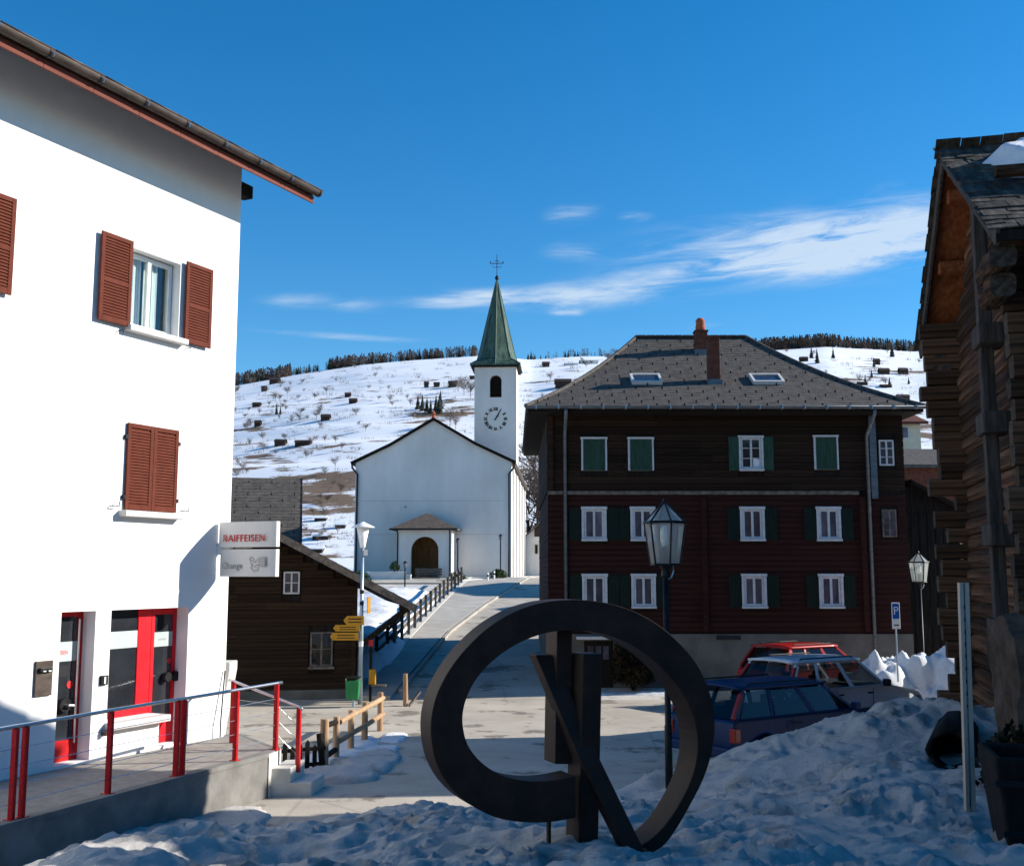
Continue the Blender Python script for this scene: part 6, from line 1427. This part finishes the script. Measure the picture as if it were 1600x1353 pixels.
def snow_field():
    px = lambda a, b, Y: tuple(at(a, b, Y))
    C = [(0, -3, 1.75), (0, 1, 1.75), (-4, 1, 1.35), (4, 1, 1.8), (3, 5, 1.62), (0, 5, 1.58), (-3, 5, 1.05), (-6, 4, .35), (-7.5, 8, -.35), (-5.5, 9.2, -.2), (8, 5, 1.9), (8, 10, 1.6),
         px(60, 1345, 8.2), px(140, 1308, 8.8), px(250, 1304, 9.4), px(420, 1294, 10.2), px(520, 1278, 10.8), px(640, 1251, 12.0), px(715, 1266, 11.6), px(780, 1278, 11.0), px(840, 1285, 10.4),
         px(700, 1353, 8.0), px(400, 1353, 8.6), px(885, 1312, 8.7), px(1000, 1338, 8.3), px(800, 1353, 7.9), px(1000, 1353, 7.6),
         px(960, 1238, 13.4), px(1045, 1246, 13.4), px(1010, 1218, 14.3), px(1110, 1197, 14.2), px(1180, 1158, 14.9), px(1250, 1136, 15.3), px(1350, 1117, 15.6), px(1420, 1097, 15.8), px(1490, 1103, 15.4),
         px(1200, 1262, 11.2), px(1350, 1205, 12.6), px(1300, 1310, 9.3), px(1450, 1240, 10.9), px(1500, 1330, 8.9), px(1516, 1268, 10.5), px(1440, 1170, 13.4), px(1120, 1290, 10.0), px(1580, 1290, 10.2),
         (-6.2, 12.3, -.35), (-4.6, 12.4, -.25), (-3.2, 13.2, -.25), (-1.6, 14.2, -.25), (0, 14.6, -.25), (1.0, 16.2, -.3), (2.4, 17.0, -.3), (4.0, 17.4, -.3), (5.6, 18.0, -.3), (7.2, 18.4, -.2), (-5.0, 10.9, .1), (9, 15, .8), (0, 18, -.4), (-4, 17, -.4), (4, 19.2, -.45)]
    f = tps(C); x0, x1, y0, y1, s = -8.0, 9.5, -2.5, 18.8, .05; nx, ny = int((x1 - x0) / s), int((y1 - y0) / s)
    X, Yg = np.meshgrid(np.linspace(x0, x1, nx), np.linspace(y0, y1, ny)); Z = np.concatenate([f(a, b) for a, b in zip(np.array_split(X.ravel(), 60), np.array_split(Yg.ravel(), 60))])
    vs = []
    for x, y, z in zip(X.ravel(), Yg.ravel(), Z):
        k = max(0, min(1, (z + .1) / .35)); zz = z + (lumps(x, y, 1.25) if z > -.3 else 0) * (.35 + .65 * k) - .03
        vs.append((float(x), float(y), max(float(zz), -.28)))
    keep = [max(vs[i][2] for i in (j * nx + i_, j * nx + i_ + 1, (j + 1) * nx + i_ + 1, (j + 1) * nx + i_)) > -.12 for j in range(ny - 1) for i_ in range(nx - 1) for i in (0,)]
    fs = [(j * nx + i, j * nx + i + 1, (j + 1) * nx + i + 1, (j + 1) * nx + i) for j in range(ny - 1) for i in range(nx - 1) if max(vs[k][2] for k in (j * nx + i, j * nx + i + 1, (j + 1) * nx + i + 1, (j + 1) * nx + i)) > -.15]
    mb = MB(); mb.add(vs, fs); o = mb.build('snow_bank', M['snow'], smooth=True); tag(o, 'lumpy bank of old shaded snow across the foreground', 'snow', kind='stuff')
snow_field()
def snow_heap(name, label, pts, res=.12, amp=1.0, m_=None):
    """a ploughed heap: union of soft mounds (x, y, base z, radius x, radius y, height)"""
    x0 = min(p[0] - p[3] for p in pts); x1 = max(p[0] + p[3] for p in pts); y0 = min(p[1] - p[4] for p in pts); y1 = max(p[1] + p[4] for p in pts); nx, ny = int((x1 - x0) / res) + 2, int((y1 - y0) / res) + 2; vs = []; hh = []
    for j in range(ny):
        for i in range(nx):
            x, y = x0 + (x1 - x0) * i / (nx - 1), y0 + (y1 - y0) * j / (ny - 1); h = -.2; b = pts[0][2]
            for (cx, cy, bz, rx, ry, H) in pts:
                d = ((x - cx) / rx) ** 2 + ((y - cy) / ry) ** 2
                if d < 1: h = max(h, H * (1 - d) ** (.6 if rx > .9 else .40) * (1 + .12 * mnoise.noise((x * 4, y * 4, cx))))
            g = G(x, y) if b is None else b
            vs.append((x, y, g + h + (lumps(x, y, amp) if h > 0 else 0))); hh.append(h)
    fs = [(j * nx + i, j * nx + i + 1, (j + 1) * nx + i + 1, (j + 1) * nx + i) for j in range(ny - 1) for i in range(nx - 1) if max(hh[k] for k in (j * nx + i, j * nx + i + 1, (j + 1) * nx + i + 1, (j + 1) * nx + i)) > -.1]
    mb = MB(); mb.add(vs, fs); o = mb.build(name, m_ or M['cleansnow'], smooth=True); return tag(o, label, 'snow', kind='stuff')
rp = random.Random(3)
PILE = [(10.1, 28.35, 0, 2.3, 1.05, 1.18), (9.4, 27.9, 0, 1.1, .9, .95), (11.4, 28.3, 0, 1.5, 1.1, 1.25)] + [(rp.uniform(8.9, 12.0), 28.15 + rp.uniform(-.45, .35), 0, r_, r_ * rp.uniform(.7, 1.2), 1.0 + rp.uniform(.05, .42)) for r_ in [rp.uniform(.45, .85) for _ in range(26)]]
PILE += [(rp.uniform(8.0, 12.2), 27.5 + rp.uniform(-.2, .4), 0, r_, r_, rp.uniform(.2, .75)) for r_ in [rp.uniform(.22, .5) for _ in range(22)]]
snow_heap('snow_pile', 'tall sunlit ploughed snow pile behind the parked cars', PILE, .045, 1.5)
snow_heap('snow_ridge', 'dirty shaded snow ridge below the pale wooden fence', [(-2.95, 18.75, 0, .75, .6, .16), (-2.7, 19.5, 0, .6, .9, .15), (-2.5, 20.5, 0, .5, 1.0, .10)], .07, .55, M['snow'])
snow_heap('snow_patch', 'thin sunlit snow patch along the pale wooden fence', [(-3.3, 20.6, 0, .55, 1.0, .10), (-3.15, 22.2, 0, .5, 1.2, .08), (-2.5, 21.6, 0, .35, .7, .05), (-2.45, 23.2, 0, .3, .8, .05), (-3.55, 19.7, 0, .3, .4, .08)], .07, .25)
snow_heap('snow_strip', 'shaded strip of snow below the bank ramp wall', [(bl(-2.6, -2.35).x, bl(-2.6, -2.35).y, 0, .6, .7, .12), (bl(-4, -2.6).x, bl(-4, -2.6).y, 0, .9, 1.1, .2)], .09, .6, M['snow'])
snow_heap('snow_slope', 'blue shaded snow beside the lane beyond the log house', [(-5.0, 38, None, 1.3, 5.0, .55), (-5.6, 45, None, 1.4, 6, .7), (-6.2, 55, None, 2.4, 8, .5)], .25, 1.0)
snow_heap('snow_edge', 'thin snow kerb along the foot of the timber house', [(4.2, 31.2, 0, 1.5, .5, .10), (6.2, 31.3, 0, 1.4, .45, .14), (1.9, 31.1, 0, 1.2, .4, .08)], .09, .5)
leafy('ivy_bush', 'dark brown ivy bush beside the basement door of timber house', 'bush', (3.45, 31.5, 0), .60, 1.62, 3600, M['ivy'], .10, seed=8)
leafy('dark_bush', 'low dark bush against the barn stone pier', 'bush', (at(1590, 1130, 11.2).x, 11.3, 1.1), .35, .7, 600, M['ivy'], .07, seed=12)

# ------------------------------------------------------------------ hillside: barns, trees, scrub, forest
def far_barn(px, py, w, h, lb, m_=None, roof=None, group='small barns on the snowy hillside'):
    p = hill_hit(px, py)
    if p is None: return
    k = p.y / F_PX; W, H = w * k, h * k
    t = thing('hill_barn', lb, 'barn', p, 0, group); m_ = m_ or M['hutdark']
    MB().box(-W / 2, W / 2, 0, W * .8, -2, H * .62).build('wall', m_, t)
    MB().prism([(-W * .06, H * .58), (W * .4, H), (W * .86, H * .58), (W * .86, H * .64), (W * .4, H * 1.07), (-W * .06, H * .64)], -W * .56, W * .56, lambda a, b, c: (c, a, b)).build('roof', roof or m_, t)
BARNS = [(428, 600, 15, 11, 'broad dark barn just below the skyline forest at the left'), (412, 612, 8, 9, 'dark barn in scrub near the left edge of the hillside'), (400, 637, 12, 8, 'dark barn by the bank wall below the left forest'),
         (543, 622, 9, 8, 'upper of the two small barns in the middle of the open snow'), (551, 631, 12, 9, 'lower of the two small barns in the middle of the open snow'), (666, 605, 7, 9, 'left one of two square huts high left of the church tower'), (682, 605, 9, 8, 'right one of two square huts high left of the church tower'),
         (707, 606, 13, 11, 'brown barn beside the grey thicket left of the church tower'), (738, 593, 8, 6, 'little barn touching the left edge of the church tower'), (508, 658, 14, 11, 'brown barn among bushes halfway down the left hillside'), (437, 698, 17, 11, 'left long barn low on the brown terraces'),
         (472, 697, 23, 10, 'right long barn low on the brown terraces'), (402, 668, 10, 11, 'brown barn low beside the bank wall'),
         (880, 607, 24, 15, 'red brown barn between spire and timber house roof'), (853, 574, 11, 9, 'dark hut near the skyline right of the spire'), (921, 569, 28, 8, 'long pale hut high above the timber house roof'), (893, 571, 20, 5, 'low dark hut left of the long pale hut'),
         (1257, 565, 12, 8, 'hut alone on the snow right of the hipped roof'), (1371, 570, 9, 10, 'upper hut on the right hillside below the forest'), (1383, 586, 15, 11, 'left of two huts above the village edge at right'), (1413, 586, 13, 11, 'right of two huts above the village edge at right'),
         (1413, 626, 18, 10, 'brown barn just above the cream house roof'), (1349, 603, 14, 6, 'dark snow capped hut at the village edge at right'), (1302, 607, 22, 9, 'long dark barn behind the right slope of hipped roof'), (1386, 608, 16, 6, 'low dark barn between huts and cream house')]
for b_ in BARNS: far_barn(*b_, m_=(M['offwhite'] if 'pale' in b_[4] else None))
for px, py, w, h, lb in ((500, 845, 22, 10, 'snow roofed chalet behind the slate roof left of the church'), (500, 815, 16, 8, 'small snow roofed chalet left of the church wall'), (531, 826, 14, 9, 'chalet with white roof touching the church wall at left'), (492, 868, 20, 10, 'lowest snow roofed chalet left of the church wall')):
    p = hill_hit(px, py); k = p.y / F_PX * 1.1; W, H = w * k, h * k; t_ = thing('village_chalet', lb, 'house', p, 0, 'chalets left of the church')
    MB().box(-W / 2, W / 2, 0, W * .8, -4, H * .62).build('wall', M['hutdark'], t_); MB().prism([(-W * .1, H * .55), (W * .4, H), (W * .9, H * .55), (W * .9, H * .66), (W * .4, H * 1.12), (-W * .1, H * .66)], -W * .58, W * .58, lambda a, b, c: (c, a, b)).build('roof', M['cleansnow'], t_)

def bare_mesh(seed, n=90, m_='twig'):
    """leafless tree of unit height: trunk, limbs, many thin twigs"""
    rr = random.Random(seed); mb = MB()
    def blade(a, b, w):
        d = (b - a); s = d.cross(Vector((rr.gauss(0, 1), rr.gauss(0, 1), rr.gauss(0, 1)))).normalized() * w; mb.add([a - s, a + s, b + s * .4, b - s * .4], [(0, 1, 2, 3)]); s2 = d.cross(s).normalized() * w; mb.add([a - s2, a + s2, b + s2 * .4, b - s2 * .4], [(0, 1, 2, 3)])
    blade(Vector((0, 0, -.05)), Vector((.02, 0, .45)), .012)
    for i in range(9):
        a = Vector((0, 0, rr.uniform(.12, .45))); th = rr.uniform(0, 6.28); e = a + Vector((math.cos(th) * rr.uniform(.12, .34), math.sin(th) * rr.uniform(.12, .34), rr.uniform(.2, .5))); blade(a, e, .007)
        for k in range(n // 9):
            s = a.lerp(e, rr.uniform(.25, 1)); d = Vector((rr.gauss(0, .16), rr.gauss(0, .16), rr.uniform(.02, .24))); blade(s, s + d, .0045)
    return mb.mesh('crown', M[m_])
BARE = [bare_mesh(s, 190) for s in range(6)]
def conifer_mesh(seed, m_):
    rr = random.Random(seed); mb = MB(); mb.box(-.015, .015, -.015, .015, -.05, .3)
    for i in range(9):
        z = .08 + i * .10; r = .21 * (1 - i / 9.6); k = 9
        ring = [Vector((r * rr.uniform(.65, 1.15) * math.cos(2 * math.pi * q / k + i), r * rr.uniform(.65, 1.15) * math.sin(2 * math.pi * q / k + i), z - .05 + rr.uniform(-.03, .02))) for q in range(k)]; top = Vector((0, 0, z + .17))
        mb.add(ring + [top], [(q, (q + 1) % k, k) for q in range(k)])
    return mb.mesh('crown', m_)
CON = [conifer_mesh(s, M['conifer']) for s in range(4)]
def larch_mesh(seed):
    rr = random.Random(seed); mb = MB(); mb.box(-.015, .015, -.015, .015, -.05, .4)
    for _ in range(130):
        z = rr.uniform(.10, 1.0); r = .26 * (math.sin(math.pi * min(1, (z + .12) ** 1.1)) ** .7) * rr.uniform(.2, 1); a = rr.uniform(0, 6.28)
        p = Vector((r * math.cos(a), r * math.sin(a), z)); w = rr.uniform(.03, .065); d = Vector((rr.gauss(0, 1), rr.gauss(0, 1), rr.gauss(0, .8))).normalized() * w; e = d.cross(Vector((rr.gauss(0, 1), rr.gauss(0, 1), rr.gauss(0, 1)))).normalized() * w * .7
        mb.add([p - d, p + e, p + d * 1.2], [(0, 1, 2)])
    return mb.mesh('crown', M['larch'])
LAR = [larch_mesh(s) for s in range(5)]
# trees one can tell apart
def hill_tree(px, py, hpx, mesh, nm, lb, cat='tree', group=None, wide=1.0):
    p = hill_hit(px, py)
    if p is None: return
    s = hpx * p.y / F_PX; t = thing(nm, lb, cat, p, random.uniform(0, 6), group); link('crown', mesh, t, None, None, (s * wide, s * wide, s)); MB().tube([(0, 0, -s * .05), (0, 0, s * .35)], [s * .012, s * .007], 5).build('trunk', M['hutdark'] if mesh in CON else M['twig'], t)
for px, py, h in ((653, 640, 24), (660, 643, 26), (667, 644, 24), (673, 646, 22), (681, 645, 28), (686, 648, 30), (688, 640, 30)):
    hill_tree(px, py, h, CON[px % 4], 'conifer_tree', 'dark conifer in the clump above the church gable', group='conifers above the church gable', wide=1.1)
for px, py, h, lb in ((432, 648, 20, 'taller of two dark conifers left on the hillside'), (438, 648, 16, 'shorter of two dark conifers left on the hillside')): hill_tree(px, py, h, CON[px % 4], 'conifer_tree', lb, wide=.8)
for px, py, h in ((1277, 568, 24), (1302, 560, 18), (1268, 560, 20), (1366, 574, 16), (1394, 558, 24), (1352, 598, 12), (1420, 600, 12), (1362, 590, 14), (1390, 604, 16)):
    hill_tree(px, py, h, CON[px % 4], 'conifer_tree', 'dark conifer on the right hillside near the village edge', group='conifers on the right hillside')
rt = random.Random(21)
ZON = [((365, 500), (600, 700), 40, 'leafless bush on the left hillside between bank and church', 'leafless bushes on the left hillside'), ((500, 735), (590, 680), 26, 'leafless bush on the hillside above the church roof', 'leafless bushes above the church roof'),
       ((365, 545), (690, 850), 40, 'leafless bush on the brown lower terraces left of the church', 'leafless bushes on the lower terraces'), ((820, 985), (560, 640), 14, 'leafless bush on the hillside between spire and timber house', 'leafless bushes right of the spire'), ((1200, 1445), (550, 625), 26, 'leafless bush on the right hillside below the forest', 'leafless bushes on the right hillside')]
for (xa, xb), (ya, yb), n, lb, gr in ZON:
    for _ in range(n):
        px, py = rt.uniform(xa, xb), rt.uniform(ya, yb); hill_tree(px, py, rt.uniform(7, 17) * (1 if py < 690 else 1.3), BARE[rt.randrange(6)], 'bare_bush', lb, 'bush', gr, wide=rt.uniform(.8, 1.7))
for px, py, h, lb in ((725, 618, 32, 'grey leafless tree in the thicket left of the church tower'), (716, 612, 24, 'low leafless tree at the left of the tower thicket'), (735, 622, 34, 'leafless tree touching the left edge of the tower'), (703, 668, 34, 'tall pale leafless tree behind the church roof ridge'), (712, 672, 30, 'leafless tree behind the right slope of church roof')): hill_tree(px, py, h, BARE[px % 6], 'bare_tree', lb, wide=1.2)
for px, Y, pb, h, lb in ((826, 105, 830, 9, 'bare tree right of the church behind the lane'), (840, 112, 812, 10, 'bare tree beside the timber house wall'), (850, 118, 790, 11, 'tall bare tree behind the white house')):
    p = at(px, pb, Y); t_ = thing('bare_tree', lb, 'tree', (p.x, Y, p.z - 2), px); link('crown', BARE[px % 6], t_, None, None, (h * 1.1, h * 1.1, h)); MB().tube([(0, 0, -2), (0, 0, h * .35)], [.2, .08], 6).build('trunk', M['hutdark'], t_)
# scrub too small to count
sc = MB()
for _ in range(2000):
    px, py = rt.uniform(360, 1450), rt.uniform(560, 860); p = hill_hit(px, py)
    if p is None or p.y > 880: continue
    s = rt.uniform(2, 8) * p.y / F_PX
    for k in range(14):
        a = p + Vector((rt.gauss(0, s * .7), rt.gauss(0, s * .4), 0)); d = Vector((rt.gauss(0, .3), rt.gauss(0, .3), rt.uniform(.4, 1))) * s; w = Vector((s * .035, 0, 0)); sc.add([a - w, a + w, a + d], [(0, 1, 2)])
tag(sc.build('scrub', M['twig']), 'low brown scrub scattered over the snowy hillside', 'scrub', kind='stuff')
# forest along the skyline
fo = MB()
def plant(me, p, s, wide):
    o = len(fo.v); a = rt.uniform(0, 6.28); c, n = math.cos(a), math.sin(a)
    fo.add([(p.x + (v.co.x * c - v.co.y * n) * s * wide, p.y + (v.co.x * n + v.co.y * c) * s * wide, p.z + v.co.z * s) for v in me.vertices], [tuple(q.vertices) for q in me.polygons])
def forest(xa, xb, n, ylo, yhi, hs, con):
    for _ in range(n):
        px = rt.uniform(xa, xb); y = rt.uniform(ylo, yhi); x = (px - 800) / F_PX * y * 1.005; z = hz(x, y); m_ = rt.random() < con * .55; fo.cur = 0 if m_ else 1
        plant(CON[rt.randrange(4)] if m_ else LAR[rt.randrange(5)], Vector((x, y, z)), rt.uniform(*hs) * (.85 if m_ else .80), rt.uniform(.9, 1.3) * (1.0 if m_ else 1.25))
for xa, xb, n, ylo, yhi, hs, con in ((350, 450, 130, 860, 900, (8, 14), .22), (450, 480, 22, 880, 900, (5, 9), .4), (480, 590, 60, 880, 902, (5, 9), .3), (510, 590, 90, 870, 900, (7, 13), .18), (590, 745, 150, 880, 903, (6, 12), .35), (815, 1000, 46, 885, 905, (4, 9), .5), (1000, 1180, 60, 885, 905, (5, 9), .5),
                                      (1170, 1320, 330, 850, 905, (7, 14), .42), (1320, 1600, 420, 840, 905, (6, 12), .55)):
    forest(xa, xb, n, ylo, yhi, hs, con)
o = fo.build('forest', [M['conifer'], M['larch']]); tag(o, 'dark forest of larch and conifer along the skyline', 'forest', kind='stuff')
